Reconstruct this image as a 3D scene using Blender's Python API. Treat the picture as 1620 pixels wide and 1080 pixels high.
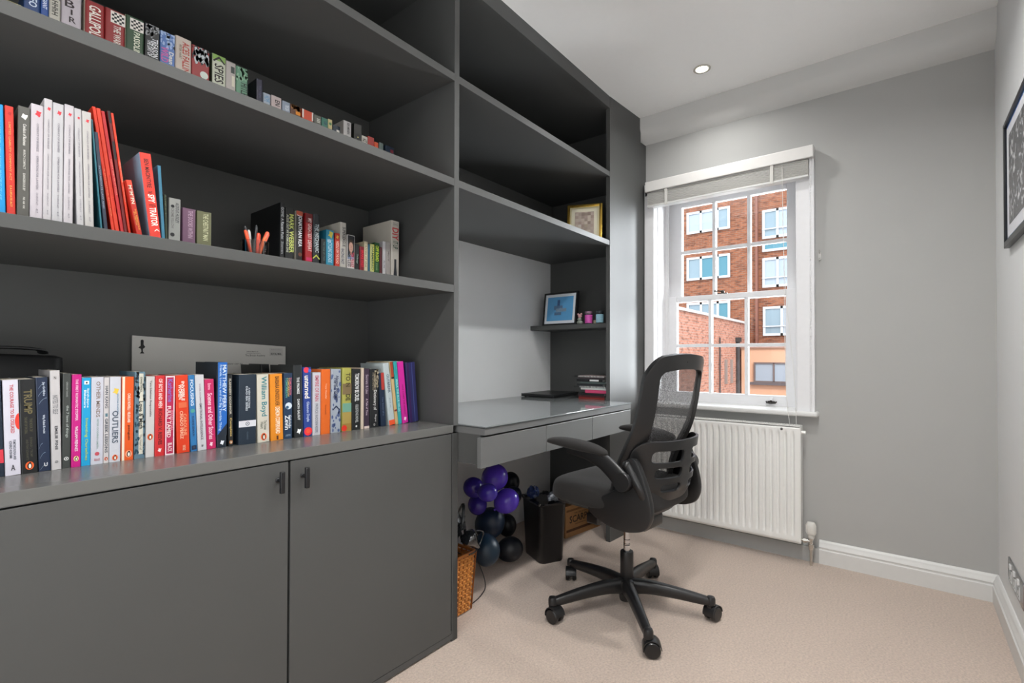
import bpy, bmesh, math, random
from mathutils import Vector, Matrix, Euler
for _o in list(bpy.data.objects): bpy.data.objects.remove(_o, do_unlink=True)
SC = bpy.context.scene
COL = SC.collection
PI = math.pi
random.seed(7)

# ------------------------------------------------------------------ camera
def make_camera():
    f, cy, yaw, p, r = 780.873, 555.417, 0.670427, 0.010505, 0.0023035
    c, s = math.cos, math.sin
    fwd = Vector((c(p)*c(yaw), c(p)*s(yaw), s(p)))
    right = Vector((s(yaw), -c(yaw), 0)); up = right.cross(fwd)
    r2 = right*c(r) + up*s(r); u2 = -right*s(r) + up*c(r)
    cam = bpy.data.cameras.new('camera'); o = bpy.data.objects.new('camera', cam); COL.objects.link(o)
    m = Matrix((r2, u2, -fwd)).transposed().to_4x4(); m.translation = Vector((0, 0, 1.06))
    o.matrix_world = m
    cam.sensor_width = 36; cam.sensor_fit = 'HORIZONTAL'; cam.lens = f*36/1620
    cam.shift_y = (cy-540)/1620; cam.clip_start = .02; cam.clip_end = 200
    SC.camera = o
make_camera()

# ------------------------------------------------------------------ world, sun, large lights, exposure
W = bpy.data.worlds.new('world'); SC.world = W; W.use_nodes = True
bg = W.node_tree.nodes['Background']; bg.inputs[0].default_value = (.80, .88, 1.0, 1); bg.inputs[1].default_value = 3.0
sun = bpy.data.lights.new('sun', 'SUN'); sun.energy = 1.8; sun.angle = math.radians(6); sun.color = (1, .96, .9)
so = bpy.data.objects.new('sun', sun); COL.objects.link(so)
so.rotation_euler = Vector((.62, .42, -.62)).to_track_quat('-Z', 'Y').to_euler()
def area(name, loc, direction, sx, sy, power, col=(1, 1, 1), spread=180):
    l = bpy.data.lights.new(name, 'AREA'); l.shape = 'RECTANGLE'; l.size = sx; l.size_y = sy; l.energy = power; l.color = col
    l.spread = math.radians(spread)
    o = bpy.data.objects.new(name, l); COL.objects.link(o); o.location = loc
    o.rotation_euler = Vector(direction).to_track_quat('-Z', 'Y').to_euler(); return o
BACK_FILL = area('back_fill_light', (-1.15, .45, 1.15), (1, -.1, .8), 1.3, 1.7, 29, (.95, .98, 1))  # unseen fill lamp added behind the camera to brighten room and ceiling
SKY_LIGHT = area('window_daylight', (4.25, -.55, 1.25), (-.80, .70, .02), 1.7, 2.7, 720, (.92, .97, 1))
VS = SC.view_settings
VS.view_transform = 'Standard'; VS.look = 'None'; VS.gamma = 1.0; VS.use_curve_mapping = False
VS.exposure = 0.16
DOWNLIGHT_W = 10.5

# ------------------------------------------------------------------ materials
MATS = {}
def lin(h):
    h = h.lstrip('#'); h = h if len(h) == 6 else ''.join(c*2 for c in h); v = [int(h[i:i+2], 16)/255 for i in (0, 2, 4)]
    return tuple((x/12.92 if x <= .04045 else ((x+.055)/1.055)**2.4) for x in v) + (1,)
def mat(col, rough=.5, metal=0, spec=.5, noise=0, nscale=40, bump=0, bscale=200, coat=0, emit=0, name=None, sheen=0, bdist=.001):
    key = (col, rough, metal, spec, noise, nscale, bump, bscale, coat, emit, name, sheen)
    if key in MATS: return MATS[key]
    m = bpy.data.materials.new(name or 'paint'); m.use_nodes = True; nt = m.node_tree; b = nt.nodes['Principled BSDF']
    c = lin(col) if isinstance(col, str) else tuple(col)+(1,)
    b.inputs['Base Color'].default_value = c; b.inputs['Roughness'].default_value = rough
    b.inputs['Metallic'].default_value = metal; b.inputs['Specular IOR Level'].default_value = spec
    b.inputs['Coat Weight'].default_value = coat
    if sheen: b.inputs['Sheen Weight'].default_value = sheen
    if emit:
        b.inputs['Emission Color'].default_value = c; b.inputs['Emission Strength'].default_value = emit
    tc = nt.nodes.new('ShaderNodeTexCoord')
    n = nt.nodes.new('ShaderNodeTexNoise'); n.inputs['Scale'].default_value = nscale; n.inputs['Detail'].default_value = 3
    nt.links.new(tc.outputs['Object'], n.inputs['Vector'])
    mx = nt.nodes.new('ShaderNodeMix'); mx.data_type = 'RGBA'
    k = noise if noise else .03
    mx.inputs[6].default_value = tuple(x*(1-k) for x in c[:3])+(1,); mx.inputs[7].default_value = tuple(min(1, x*(1+k)) for x in c[:3])+(1,)
    nt.links.new(n.outputs['Fac'], mx.inputs[0]); nt.links.new(mx.outputs[2], b.inputs['Base Color'])
    if bump:
        n2 = nt.nodes.new('ShaderNodeTexNoise'); n2.inputs['Scale'].default_value = bscale; n2.inputs['Detail'].default_value = 2
        nt.links.new(tc.outputs['Object'], n2.inputs['Vector'])
        bp = nt.nodes.new('ShaderNodeBump'); bp.inputs['Strength'].default_value = bump; bp.inputs['Distance'].default_value = bdist
        nt.links.new(n2.outputs['Fac'], bp.inputs['Height']); nt.links.new(bp.outputs[0], b.inputs['Normal'])
    MATS[key] = m; return m
def glass_mat(name, tint=(1, 1, 1), refl=.06, rough=.0):
    m = bpy.data.materials.new(name); m.use_nodes = True; nt = m.node_tree
    for n in list(nt.nodes): nt.nodes.remove(n)
    out = nt.nodes.new('ShaderNodeOutputMaterial'); t = nt.nodes.new('ShaderNodeBsdfTransparent'); t.inputs[0].default_value = tint+(1,)
    g = nt.nodes.new('ShaderNodeBsdfGlossy'); g.inputs['Roughness'].default_value = rough
    fr = nt.nodes.new('ShaderNodeFresnel'); fr.inputs[0].default_value = 1.45 if refl else 1.0
    mx = nt.nodes.new('ShaderNodeMixShader'); nt.links.new(fr.outputs[0], mx.inputs[0]); nt.links.new(t.outputs[0], mx.inputs[1]); nt.links.new(g.outputs[0], mx.inputs[2])
    nt.links.new(mx.outputs[0], out.inputs[0]); return m
def brick_mat(name, c1, c2, mortar, scale=1.0, swap='yz'):
    m = bpy.data.materials.new(name); m.use_nodes = True; nt = m.node_tree; b = nt.nodes['Principled BSDF']; b.inputs['Roughness'].default_value = .9
    tc = nt.nodes.new('ShaderNodeTexCoord'); sp = nt.nodes.new('ShaderNodeSeparateXYZ'); cb = nt.nodes.new('ShaderNodeCombineXYZ')
    nt.links.new(tc.outputs['Object'], sp.inputs[0])
    nt.links.new(sp.outputs[1 if swap == 'yz' else 0], cb.inputs[0]); nt.links.new(sp.outputs[2], cb.inputs[1])
    br = nt.nodes.new('ShaderNodeTexBrick'); br.inputs['Scale'].default_value = 1
    br.inputs['Brick Width'].default_value = .225*scale; br.inputs['Row Height'].default_value = .075*scale; br.inputs['Mortar Size'].default_value = .008*scale
    br.inputs['Color1'].default_value = lin(c1); br.inputs['Color2'].default_value = lin(c2); br.inputs['Mortar'].default_value = lin(mortar)
    br.inputs['Bias'].default_value = -.3
    nt.links.new(cb.outputs[0], br.inputs['Vector'])
    n = nt.nodes.new('ShaderNodeTexNoise'); n.inputs['Scale'].default_value = 1.6; n.inputs['Detail'].default_value = 6; nt.links.new(cb.outputs[0], n.inputs['Vector'])
    mp = nt.nodes.new('ShaderNodeMapping'); mp.inputs['Scale'].default_value = (4, 13, 1); nt.links.new(cb.outputs[0], mp.inputs[0])
    n3 = nt.nodes.new('ShaderNodeTexNoise'); n3.inputs['Scale'].default_value = .8; n3.inputs['Detail'].default_value = 1; nt.links.new(mp.outputs[0], n3.inputs['Vector'])
    r = nt.nodes.new('ShaderNodeValToRGB'); r.color_ramp.elements[0].position = .3; r.color_ramp.elements[0].color = (.45, .42, .42, 1); r.color_ramp.elements[1].position = .5; r.color_ramp.elements[1].color = (1.1, 1.1, 1.1, 1)
    nt.links.new(n3.outputs['Fac'], r.inputs[0])
    mx = nt.nodes.new('ShaderNodeMix'); mx.data_type = 'RGBA'; mx.blend_type = 'MULTIPLY'; mx.inputs[0].default_value = .8
    nt.links.new(br.outputs[0], mx.inputs[6]); nt.links.new(r.outputs[0], mx.inputs[7])
    r2 = nt.nodes.new('ShaderNodeMapRange'); r2.inputs[3].default_value = .8; r2.inputs[4].default_value = 1.2; nt.links.new(n.outputs['Fac'], r2.inputs[0])
    mu = nt.nodes.new('ShaderNodeVectorMath'); mu.operation = 'SCALE'; nt.links.new(mx.outputs[2], mu.inputs[0]); nt.links.new(r2.outputs[0], mu.inputs['Scale'])
    nt.links.new(mu.outputs[0], b.inputs['Base Color']); return m

# ------------------------------------------------------------------ mesh helpers
def link(name, me, m=None, parent=None, loc=None):
    o = bpy.data.objects.new(name, me); COL.objects.link(o)
    if m is not None: o.data.materials.append(m)
    if parent is not None: o.parent = parent
    if loc is not None: o.location = loc
    return o
class MB:
    def __init__(s): s.bm = bmesh.new()
    def box(s, x0, x1, y0, y1, z0, z1, bev=0, mtx=None, seg=2):
        b = bmesh.new(); bmesh.ops.create_cube(b, size=1)
        bmesh.ops.scale(b, vec=(abs(x1-x0), abs(y1-y0), abs(z1-z0)), verts=b.verts)
        bmesh.ops.translate(b, vec=((x0+x1)/2, (y0+y1)/2, (z0+z1)/2), verts=b.verts)
        if bev: bmesh.ops.bevel(b, geom=b.edges[:], offset=bev, segments=seg, affect='EDGES', profile=.6)
        return s._add(b, mtx)
    def _add(s, b, mtx=None):
        if mtx is not None: bmesh.ops.transform(b, matrix=mtx, verts=b.verts)
        me = bpy.data.meshes.new('t'); b.to_mesh(me); b.free(); s.bm.from_mesh(me); bpy.data.meshes.remove(me); return s
    def lathe(s, prof, seg=24, mtx=None, cap=True):
        b = bmesh.new(); rings = []
        for r, z in prof: rings.append([b.verts.new((r*math.cos(2*PI*i/seg), r*math.sin(2*PI*i/seg), z)) for i in range(seg)])
        for a, c in zip(rings, rings[1:]):
            for i in range(seg): b.faces.new((a[i], a[(i+1) % seg], c[(i+1) % seg], c[i]))
        if cap:
            b.faces.new(rings[0][::-1]); b.faces.new(rings[-1])
        return s._add(b, mtx)
    def sweep(s, pts, rad, seg=8, flat=1.0, up=(0, 0, 1), mtx=None, sq=None):
        """tube along pts; rad number or list (or (a,b) list); sq exponent for squarish sections"""
        b = bmesh.new(); P = [Vector(p) for p in pts]; n = len(P); rings = []
        for i, p in enumerate(P):
            t = (P[min(i+1, n-1)]-P[max(i-1, 0)]).normalized(); u = Vector(up)
            sd = t.cross(u)
            if sd.length < 1e-4: sd = t.cross(Vector((1, 0, 0)))
            sd.normalize(); uu = sd.cross(t).normalized()
            r = rad[i] if isinstance(rad, list) else rad
            ra, rb = r if isinstance(r, (list, tuple)) else (r, r*flat)
            ring = []
            for k in range(seg):
                a = 2*PI*(k+.5)/seg; ca, sa = math.cos(a), math.sin(a)
                if sq: ca = math.copysign(abs(ca)**sq, ca); sa = math.copysign(abs(sa)**sq, sa)
                ring.append(b.verts.new(p+sd*ra*ca+uu*rb*sa))
            rings.append(ring)
        for a, c in zip(rings, rings[1:]):
            for i in range(seg): b.faces.new((a[i], a[(i+1) % seg], c[(i+1) % seg], c[i]))
        b.faces.new(rings[0][::-1]); b.faces.new(rings[-1])
        bmesh.ops.recalc_face_normals(b, faces=b.faces[:])
        return s._add(b, mtx)
    def prism(s, poly, h0, h1, axis='y', bev=0, mtx=None):
        """polygon in the plane across axis, extruded along axis from h0 to h1"""
        def P(a, c, h): return {'y': (a, h, c), 'x': (h, a, c), 'z': (a, c, h)}[axis]
        b = bmesh.new(); A = [b.verts.new(P(a, c, h0)) for a, c in poly]; B_ = [b.verts.new(P(a, c, h1)) for a, c in poly]; n = len(poly)
        fa = b.faces.new(A); fb = b.faces.new(B_[::-1])
        for i in range(n): b.faces.new((A[i], B_[i], B_[(i+1) % n], A[(i+1) % n]))
        bmesh.ops.recalc_face_normals(b, faces=b.faces[:])
        if bev:
            cap = [e for e in b.edges if (all(v in A for v in e.verts) or all(v in B_ for v in e.verts))]
            bmesh.ops.bevel(b, geom=cap, offset=bev, segments=2, affect='EDGES', profile=.6)
        return s._add(b, mtx)
    def ball(s, c, r, sc=(1, 1, 1), sub=3, mtx=None):
        b = bmesh.new(); bmesh.ops.create_uvsphere(b, u_segments=8*sub, v_segments=5*sub, radius=r)
        bmesh.ops.scale(b, vec=sc, verts=b.verts)
        if mtx is not None: bmesh.ops.transform(b, matrix=mtx, verts=b.verts)
        bmesh.ops.translate(b, vec=c, verts=b.verts)
        return s._add(b)
    def done(s, name, m, parent=None, smooth=None, loc=None):
        me = bpy.data.meshes.new(name); s.bm.to_mesh(me); s.bm.free()
        if smooth:
            me.polygons.foreach_set('use_smooth', [True]*len(me.polygons))
            if smooth < 180:
                try: me.set_sharp_from_angle(angle=math.radians(smooth))
                except Exception: pass
        return link(name, me, m, parent, loc)
def empty(name, loc=(0, 0, 0), rot=(0, 0, 0)):
    o = bpy.data.objects.new(name, None); COL.objects.link(o); o.location = loc; o.rotation_euler = rot; o.empty_display_size = .05; return o
def tag(o, label, cat, group=None):
    o['label'] = label; o['category'] = cat
    if group: o['group'] = group
    return o
def struct(o): o['kind'] = 'structure'; return o
def bx(name, m, a, parent=None, bev=0): return MB().box(*a, bev=bev).done(name, m, parent)
def copy_tree(o, parent=None):
    c = o.copy(); COL.objects.link(c)
    if parent is not None: c.parent = parent
    for ch in list(o.children): copy_tree(ch, c)
    return c
def smoothpath(pts, n=6):
    """Catmull-Rom through points"""
    P = [Vector(p) for p in pts]; P = [P[0]*2-P[1]]+P+[P[-1]*2-P[-2]]; out = []
    for i in range(1, len(P)-2):
        for k in range(n):
            t = k/n; a, b, c, d = P[i-1], P[i], P[i+1], P[i+2]
            out.append(.5*((2*b)+(c-a)*t+(2*a-5*b+4*c-d)*t*t+(3*b-a-3*c+d)*t**3))
    out.append(P[-2]); return out

# text: queued, converted in one go at the end
TEXTQ = []
def text_on(parent, s, origin, xdir, ydir, length, height, colour, name='lettering', off=.012, rough=.5):
    """text box centred on origin (local to parent), running along xdir, letters rising along ydir"""
    TEXTQ.append((parent, s, Vector(origin), Vector(xdir), Vector(ydir), length, height, colour, name, off, rough))
def flush_text():
    cache = {}
    tmp = {}
    for q in TEXTQ:
        k = (q[1], q[9])
        if k not in tmp:
            cu = bpy.data.curves.new('t', 'FONT'); cu.body = q[1]; cu.resolution_u = 2; cu.offset = q[9]
            o = bpy.data.objects.new('t', cu); COL.objects.link(o); tmp[k] = o
    bpy.context.view_layer.update(); dg = bpy.context.evaluated_depsgraph_get()
    for k, o in tmp.items():
        me = bpy.data.meshes.new_from_object(o.evaluated_get(dg)); v = [tuple(x.co) for x in me.vertices]; f = [tuple(p.vertices) for p in me.polygons]
        bpy.data.meshes.remove(me)
        xs = [a[0] for a in v]; ys = [a[1] for a in v]
        cache[k] = (v, f, min(xs), max(xs), min(ys), max(ys))
    for k, o in tmp.items():
        cu = o.data; bpy.data.objects.remove(o); bpy.data.curves.remove(cu)
    for parent, s, org, xd, yd, L, H, colr, name, off, rough in TEXTQ:
        v, f, x0, x1, y0, y1 = cache[(s, off)]
        vs = [org+xd*(((a[0]-x0)/(x1-x0)-.5)*L)+yd*(((a[1]-y0)/(y1-y0)-.5)*H) for a in v]
        me = bpy.data.meshes.new(name); me.from_pydata(vs, [], f); me.update()
        link(name, me, mat(colr, rough), parent)
# ------------------------------------------------------------------ setting
M_WALLR = mat('#dfe0e0', .75, noise=.02, nscale=6, bump=.05, bscale=300, name='lit_wall_emulsion')  # right wall paint made paler: light from the window put into its colour
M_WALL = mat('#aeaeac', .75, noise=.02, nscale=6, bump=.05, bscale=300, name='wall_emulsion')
M_CEIL = mat('#f6f6f5', .8, noise=.01, name='ceiling_emulsion')
M_TRIM = mat('#d9d9d7', .35, name='white_gloss_trim')
M_SASH = mat('#e6e6e8', .35, name='white_sash_gloss')
M_CAB = mat((.081, .0825, .081), .48, spec=.36, noise=.04, nscale=2.5, bump=.03, bscale=60, name='grey_satin_cabinet_paint')
M_CABIN = M_CAB
M_GAP = mat('#101010', .9, name='gap_shadow_black')
M_BLACK = mat('#17181a', .45, name='black_plastic')
M_CHROME = mat('#c8cacc', .18, metal=1, name='chrome')

def carpet_mat():
    m = mat('#c4b1a3', .95, noise=.06, nscale=3, bump=1.0, bscale=300, name='carpet', sheen=.3, bdist=.004)
    nt = m.node_tree; b = nt.nodes['Principled BSDF']; tc = [n for n in nt.nodes if n.type == 'TEX_COORD'][0]
    n = nt.nodes.new('ShaderNodeTexNoise'); n.inputs['Scale'].default_value = 130; n.inputs['Detail'].default_value = 5
    nt.links.new(tc.outputs['Object'], n.inputs['Vector'])
    r = nt.nodes.new('ShaderNodeMapRange'); r.inputs[1].default_value = .3; r.inputs[2].default_value = .7; r.inputs[3].default_value = .84; r.inputs[4].default_value = 1.16
    nt.links.new(n.outputs['Fac'], r.inputs[0])
    src = b.inputs['Base Color'].links[0].from_socket
    mu = nt.nodes.new('ShaderNodeVectorMath'); mu.operation = 'SCALE'; nt.links.new(src, mu.inputs[0]); nt.links.new(r.outputs[0], mu.inputs['Scale'])
    nt.links.new(mu.outputs[0], b.inputs['Base Color']); return m
XW, YR, YB, XB, HC = 3.0, -.32, 1.95, -1.25, 2.56
struct(bx('floor', carpet_mat(), (XB-.2, XW+.1, YR-.1, YB+.1, -.12, 0)))
struct(bx('ceiling', M_CEIL, (XB-.2, XW+.24, YR-.1, YB+.1, HC, HC+.2)))
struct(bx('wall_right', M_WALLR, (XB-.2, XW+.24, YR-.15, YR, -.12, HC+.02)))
M_BACKP = mat('#e8eaec', .55, noise=.02, nscale=5, name='pale_grey_back_wall')
struct(bx('wall_back', M_BACKP, (XB-.2, XW+.24, 1.925, YB+.15, -.12, HC+.02)))
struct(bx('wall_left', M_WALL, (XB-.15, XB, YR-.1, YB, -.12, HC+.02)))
# window wall built round the opening
OY0, OY1, OZ0, OZ1 = .443, 1.222, .757, 2.14
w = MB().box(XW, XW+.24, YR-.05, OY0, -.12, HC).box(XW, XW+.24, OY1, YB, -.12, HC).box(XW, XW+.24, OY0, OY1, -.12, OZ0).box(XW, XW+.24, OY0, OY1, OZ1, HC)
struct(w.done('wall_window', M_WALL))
# boxed-in cornice along the window wall
prof = [(3.0, 2.56), (2.922, 2.56), (2.922, 2.492), (2.930, 2.470), (2.945, 2.448), (2.965, 2.430), (2.985, 2.419), (3.0, 2.412)]
struct(MB().prism([(a, c) for a, c in prof], YR, 1.31, 'y').done('trim_1', mat('#cfcfcd', .75, noise=.02, nscale=6, name='cornice_emulsion'), smooth=40))
# skirtings
SK = [(0, 0), (.022, 0), (.022, .070), (.017, .074), (.017, .080), (.020, .084), (.018, .092), (.013, .099), (.012, .106), (.009, .113), (.004, .117), (0, .117)]
o = MB().prism([(XW-a, c) for a, c in SK], YR, .345, 'y').done('baseboard_window', M_TRIM, smooth=35); struct(o)
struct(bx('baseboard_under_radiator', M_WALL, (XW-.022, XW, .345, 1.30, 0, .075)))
o = MB().prism([(YR+a, c) for a, c in SK], XB, XW, 'x').done('baseboard_right', M_TRIM, smooth=35); struct(o)

# ------------------------------------------------------------------ sash window
win = struct(empty('window_1', (0, 0, 0)))
def rect_frame(mb, x0, x1, y0, y1, z0, z1, wl, wr, wt, wb, bev=.003):
    mb.box(x0, x1, y0, y0+wr, z0, z1, bev).box(x0, x1, y1-wl, y1, z0, z1, bev).box(x0, x1, y0+wr, y1-wl, z1-wt, z1, bev).box(x0, x1, y0+wr, y1-wl, z0, z0+wb, bev)
m_ = MB()   # linings of the reveal
m_.box(2.985, 3.24, OY1-.002, OY1+.02, OZ0, OZ1).box(2.985, 3.24, OY0-.02, OY0+.002, OZ0, OZ1).box(2.985, 3.24, OY0, OY1, OZ1-.01, OZ1+.015)
m_.box(3.155, 3.17, OY1-.022, OY1, OZ0, OZ1-.01).box(3.155, 3.17, OY0, OY0+.022, OZ0, OZ1-.01).box(3.155, 3.17, OY0, OY1, OZ1-.03, OZ1-.01)
m_.box(3.02, 3.13, OY1-.006, OY1-.002, .86, 2.05, .002)
m_.done('window_lining', M_SASH, win)
m_ = MB()   # architrave
for a, b_ in ((OY0-.085, OY0-.0), (OY1+.0, 1.285)):
    m_.box(2.968, 3.0, a, b_, OZ0, 2.13, .006)
m_.box(2.968, 3.0, OY0-.085, 1.285, 2.07, 2.15, .005)
m_.box(2.960, 2.97, OY0-.085, OY0-.062, OZ0, 2.13, .004)
m_.done('architrave', M_SASH, win)
MB().box(2.935, 3.18, .343, 1.285, .752, .778, .009, seg=3).done('window_sill', M_TRIM, win, smooth=40)
GL = glass_mat('window_glass')
def sash(name, x0, x1, z0, z1, wt, wb, gy0, gy1, zm):
    s = MB(); rect_frame(s, x0, x1, OY0+.002, OY1-.004, z0, z1, OY1-.004-gy1, gy0-OY0-.002, wt, wb)
    gw = (gy1-gy0)
    for k in (1, 2): s.box(x0+.004, x1-.004, gy0+gw*k/3-.010, gy0+gw*k/3+.010, z0+wb, z1-wt, .003)
    s.box(x0+.006, x1-.006, gy0, gy1, zm-.010, zm+.010, .003)
    so_ = s.done(name, M_SASH, win)
    for i in range(3):
        for j, (a, b_) in enumerate(((z0+wb, zm), (zm, z1-wt))):
            bx('pane', GL, ((x0+x1)/2-.002, (x0+x1)/2+.002, gy0+gw*i/3+.002, gy0+gw*(i+1)/3-.002, a, b_), so_)
    return so_
sash('lower_sash', 3.165, 3.205, .785, 1.447, .034, .052, .524, 1.150, 1.131)
sash('upper_sash', 3.210, 3.250, 1.415, 2.13, .095, .034, .524, 1.134, 1.739)
bx('sill_block', M_SASH, (3.16, 3.25, OY0, OY1, .76, .787), win)
lk = MB().box(3.168, 3.20, .84, .90, 1.447, 1.453, .002).lathe([(.011, 0), (.011, .012), (.006, .016)], 14, Matrix.Translation((3.183, .87, 1.453))).sweep([(3.183, .87, 1.462), (3.17, .89, 1.466), (3.165, .915, 1.466)], [.005, .004, .005], 8)
lk.done('sash_fastener', mat('#4a4640', .35, metal=.8, name='aged_brass'), win, 40)
lf = MB().box(3.158, 3.165, .578, .618, .797, .806, .002).sweep([(3.16, .572, .803), (3.15, .575, .797), (3.148, .598, .794), (3.15, .621, .797), (3.16, .624, .803)], .004, 8).ball((3.152, .598, .806), .006)
lf.done('sash_lift', mat('#3c3a38', .3, metal=.8, name='dark_metal'), win, 40)
bx('white_stop', M_SASH, (3.15, 3.166, .59, .606, .812, .824), win)

w2 = MB(); rect_frame(w2, XB, XB+.03, -.22, 1.12, .28, 2.02, .06, .06, .06, .06); w2.box(XB, XB+.03, .42, .48, .3, 2.0); struct(w2.done('fill_light_frame', M_SASH))  # made-up window frame added behind the unseen fill lamp
# ------------------------------------------------------------------ blind
bl = tag(empty('venetian_blind', (2.96, .8, 2.12)), 'white wooden venetian blind drawn up under its pelmet above the window', 'blind')
def L(o): o.location = tuple(-a for a in (2.96, .8, 2.12)); return o
L(MB().box(2.925, 2.945, .357, 1.262, 2.087, 2.150, .004).box(2.945, 2.995, .357, .366, 2.087, 2.150).done('pelmet', mat('#dedcd9', .4, name='white_painted_wood'), bl))
for k in range(13):
    L(MB().box(2.936, 2.985, .381, 1.252, 2.083-k*.0062-.0045, 2.083-k*.0062-.0012, .001).done('slat', mat('#d2d0cc', .45, noise=.05, nscale=30, name='slat_white'), bl))
L(MB().box(2.934, 2.987, .380, 1.254, 1.993, 2.003, .003).done('bottom_rail', M_TRIM, bl))
for y in (.55, 1.13): L(MB().box(2.930, 2.9335, y-.008, y+.008, 1.99, 2.088).done('ladder_tape', mat('#cfcdc8', .8, name='tape'), bl))
for pts in ([(2.93, .5, 2.09), (2.93, .493, 1.6), (2.925, .484, .93), (2.92, .466, .70)], [(2.93, .5, 2.09), (2.93, .489, 1.5), (2.922, .445, .95), (2.915, .435, .71)]):
    L(MB().sweep(smoothpath(pts, 5), .0013, 5).done('pull_cord', mat('#e4e3df', .8, name='cord'), bl))
bc = MB(); bc.sweep([(2.937, .372, 2.085), (2.937, .372, .80)], .0011, 5)
for k in range(84): bc.ball((2.937, .372, 2.07-k*.015), .0028, sub=1)
L(bc.done('bead_chain', mat('#eeeeee', .3, name='bead'), bl))
hk = MB().box(2.994, 3.0, .331, .345, 1.565, 1.605, .002).sweep([(2.994, .338, 1.60), (2.982, .338, 1.606), (2.978, .338, 1.613)], .003, 8).sweep([(2.994, .338, 1.572), (2.982, .338, 1.566), (2.978, .338, 1.559)], .003, 8)
tag(hk.done('cord_cleat', mat('#c2c1bd', .4, name='cleat_plastic')), 'small off-white cord cleat screwed to the wall right of the window', 'cord cleat')

# ------------------------------------------------------------------ outside
BR1 = brick_mat('brick_orange', '#8a5235', '#643825', '#7f6554', 1.25)
BR2 = brick_mat('brick_pink', '#b88068', '#ac7058', '#b09486', 1.3, 'xz')
FX = 26.0
blk = tag(empty('apartment_block', (FX, 7, -4)), 'orange brick block of flats seen through the sash window', 'building')
def LB(o): o.location = (-FX, -7, 4); return o
LB(MB().box(FX, FX+6, -8, 16, -4, 10.2).done('brick_facade', BR1, blk))
PW = mat('#c4c8c8', .4, name='upvc_white'); G1 = mat('#7f9198', .2, spec=.4, name='pane_sky_grey'); G2 = mat('#4c7c88', .2, spec=.4, name='pane_teal'); G3 = mat('#98a2aa', .3, name='pane_curtained')
def outwin(y0, y1, z0, z1, divs, panes, bal=False, t=.11):
    fr = MB(); rect_frame(fr, FX-.10, FX+.02, y0, y1, z0, z1, t, t, t, t, 0)
    for d in divs: fr.box(FX-.10, FX+.02, d-t/2, d+t/2, z0, z1)
    if bal: fr.box(FX-.14, FX-.09, y0, y1, z0+.42, z0+.47)
    f = LB(fr.done('window', PW, blk)); ys = [y1]+sorted(divs, reverse=True)+[y0]
    for k in range(len(ys)-1):
        p = MB().box(FX-.05, FX-.02, ys[k+1]+.05, ys[k]-.05, z0+.05, z1-.05).done('pane', panes[k % len(panes)], f)
Z = [(7.46, 8.56), (5.06, 6.22), (2.98, 3.86)]
outwin(6.74, 8.88, 7.46, 8.58, (8.15, 7.32), (G3, G3, G1)); outwin(6.74, 8.88, 5.03, 6.22, (8.15, 7.32), (G1, G2, G2)); outwin(6.74, 8.88, 2.7, 3.86, (8.15, 7.32), (G1, G1, G2)); outwin(6.74, 8.88, .3, 1.5, (8.15, 7.32), (G1, G1, G2))
outwin(3.4, 5.27, 6.70, 8.07, (4.62, 4.0), (G1, G3, G1), True); outwin(3.4, 5.27, 6.08, 6.56, (), (G2,))
outwin(3.4, 5.27, 4.37, 5.77, (4.62, 4.0), (G3, G3, G1), True); outwin(3.4, 5.25, 2.07, 3.45, (4.45, 3.9), (G1, G3, G1), True)
outwin(-1.5, .6, 4.4, 5.8, (-.4,), (G1, G3)); outwin(-1.5, .6, 6.7, 8.1, (-.4,), (G1, G3)); outwin(-1.5, .6, 2.1, 3.5, (-.4,), (G3, G1))
LB(MB().box(FX-.25, FX+.05, 5.45, 5.55, 1.6, 10.2).done('rainwater_pipe', mat('#7c5040', .7, name='pipe_brown'), blk))
# low building on the left
low = tag(empty('brick_outbuilding', (18, 6, -4)), 'lower pink brick wall with sloping white coping in front of the flats', 'building')
def LO(o): o.location = (-18, -6, 4); return o
LO(MB().box(11, 25.74, 6, 6.35, -4, 2.66).done('brick_wall', BR2, low))
LO(MB().box(10.9, 25.74, 5.93, 6.42, 2.66, 2.76).done('coping', mat('#d5cfc8', .8, name='stone'), low))
for x_, r_ in ((21.3, .03), (24.1, .09)): LO(MB().sweep([(x_, 5.93, -4), (x_, 5.93, 1.85)], r_, 8).done('drainpipe', mat('#3a3634', .6, name='pipe_black'), low))
LO(MB().box(23.95, 24.25, 5.8, 6.0, 1.75, 1.95).done('hopper_head', mat('#3a3634', .6, name='pipe_black'), low))
for x_ in (22.2, 23.1): LO(MB().box(x_, x_+.3, 5.95, 6.02, -.1, .95).done('slit_window', mat('#8c8078', .4, name='slit'), low))
ann = tag(empty('rendered_annex', (24.5, 5, -4)), 'peach rendered annex with a white window at the foot of the flats', 'building')
def LA(o): o.location = (-24.5, -5, 4); return o
LA(MB().box(24.6, 25.74, -6, 5.9, -4, 1.5).done('rendered_wall', mat('#cfa283', .85, noise=.15, nscale=1, name='peach_render'), ann))
LA(MB().box(24.5, 25.74, -6, 5.9, 1.46, 1.56).done('roof_edge', mat('#9c7c6c', .85, name='roof_edge'), ann))
fr = MB(); rect_frame(fr, 24.5, 24.62, 3.9, 5.35, -.08, .82, .06, .06, .06, .06, 0); fr.box(24.5, 24.62, 4.5, 4.56, -.05, .8)
f_ = LA(fr.done('window_frame', mat('#6a5a54', .5, name='brown_frame'), ann)); bx('pane', G3, (24.56, 24.6, 3.95, 5.3, -.03, .78), f_)
LA(MB().box(24.4, 24.62, 3.8, 5.5, -.2, -.08).done('window_ledge', mat('#5c5454', .7, name='ledge'), ann))
struct(bx('ground', mat('#8f8a84', .9, name='tarmac'), (3.6, 40, -25, 30, -4.2, -4)))

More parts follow.
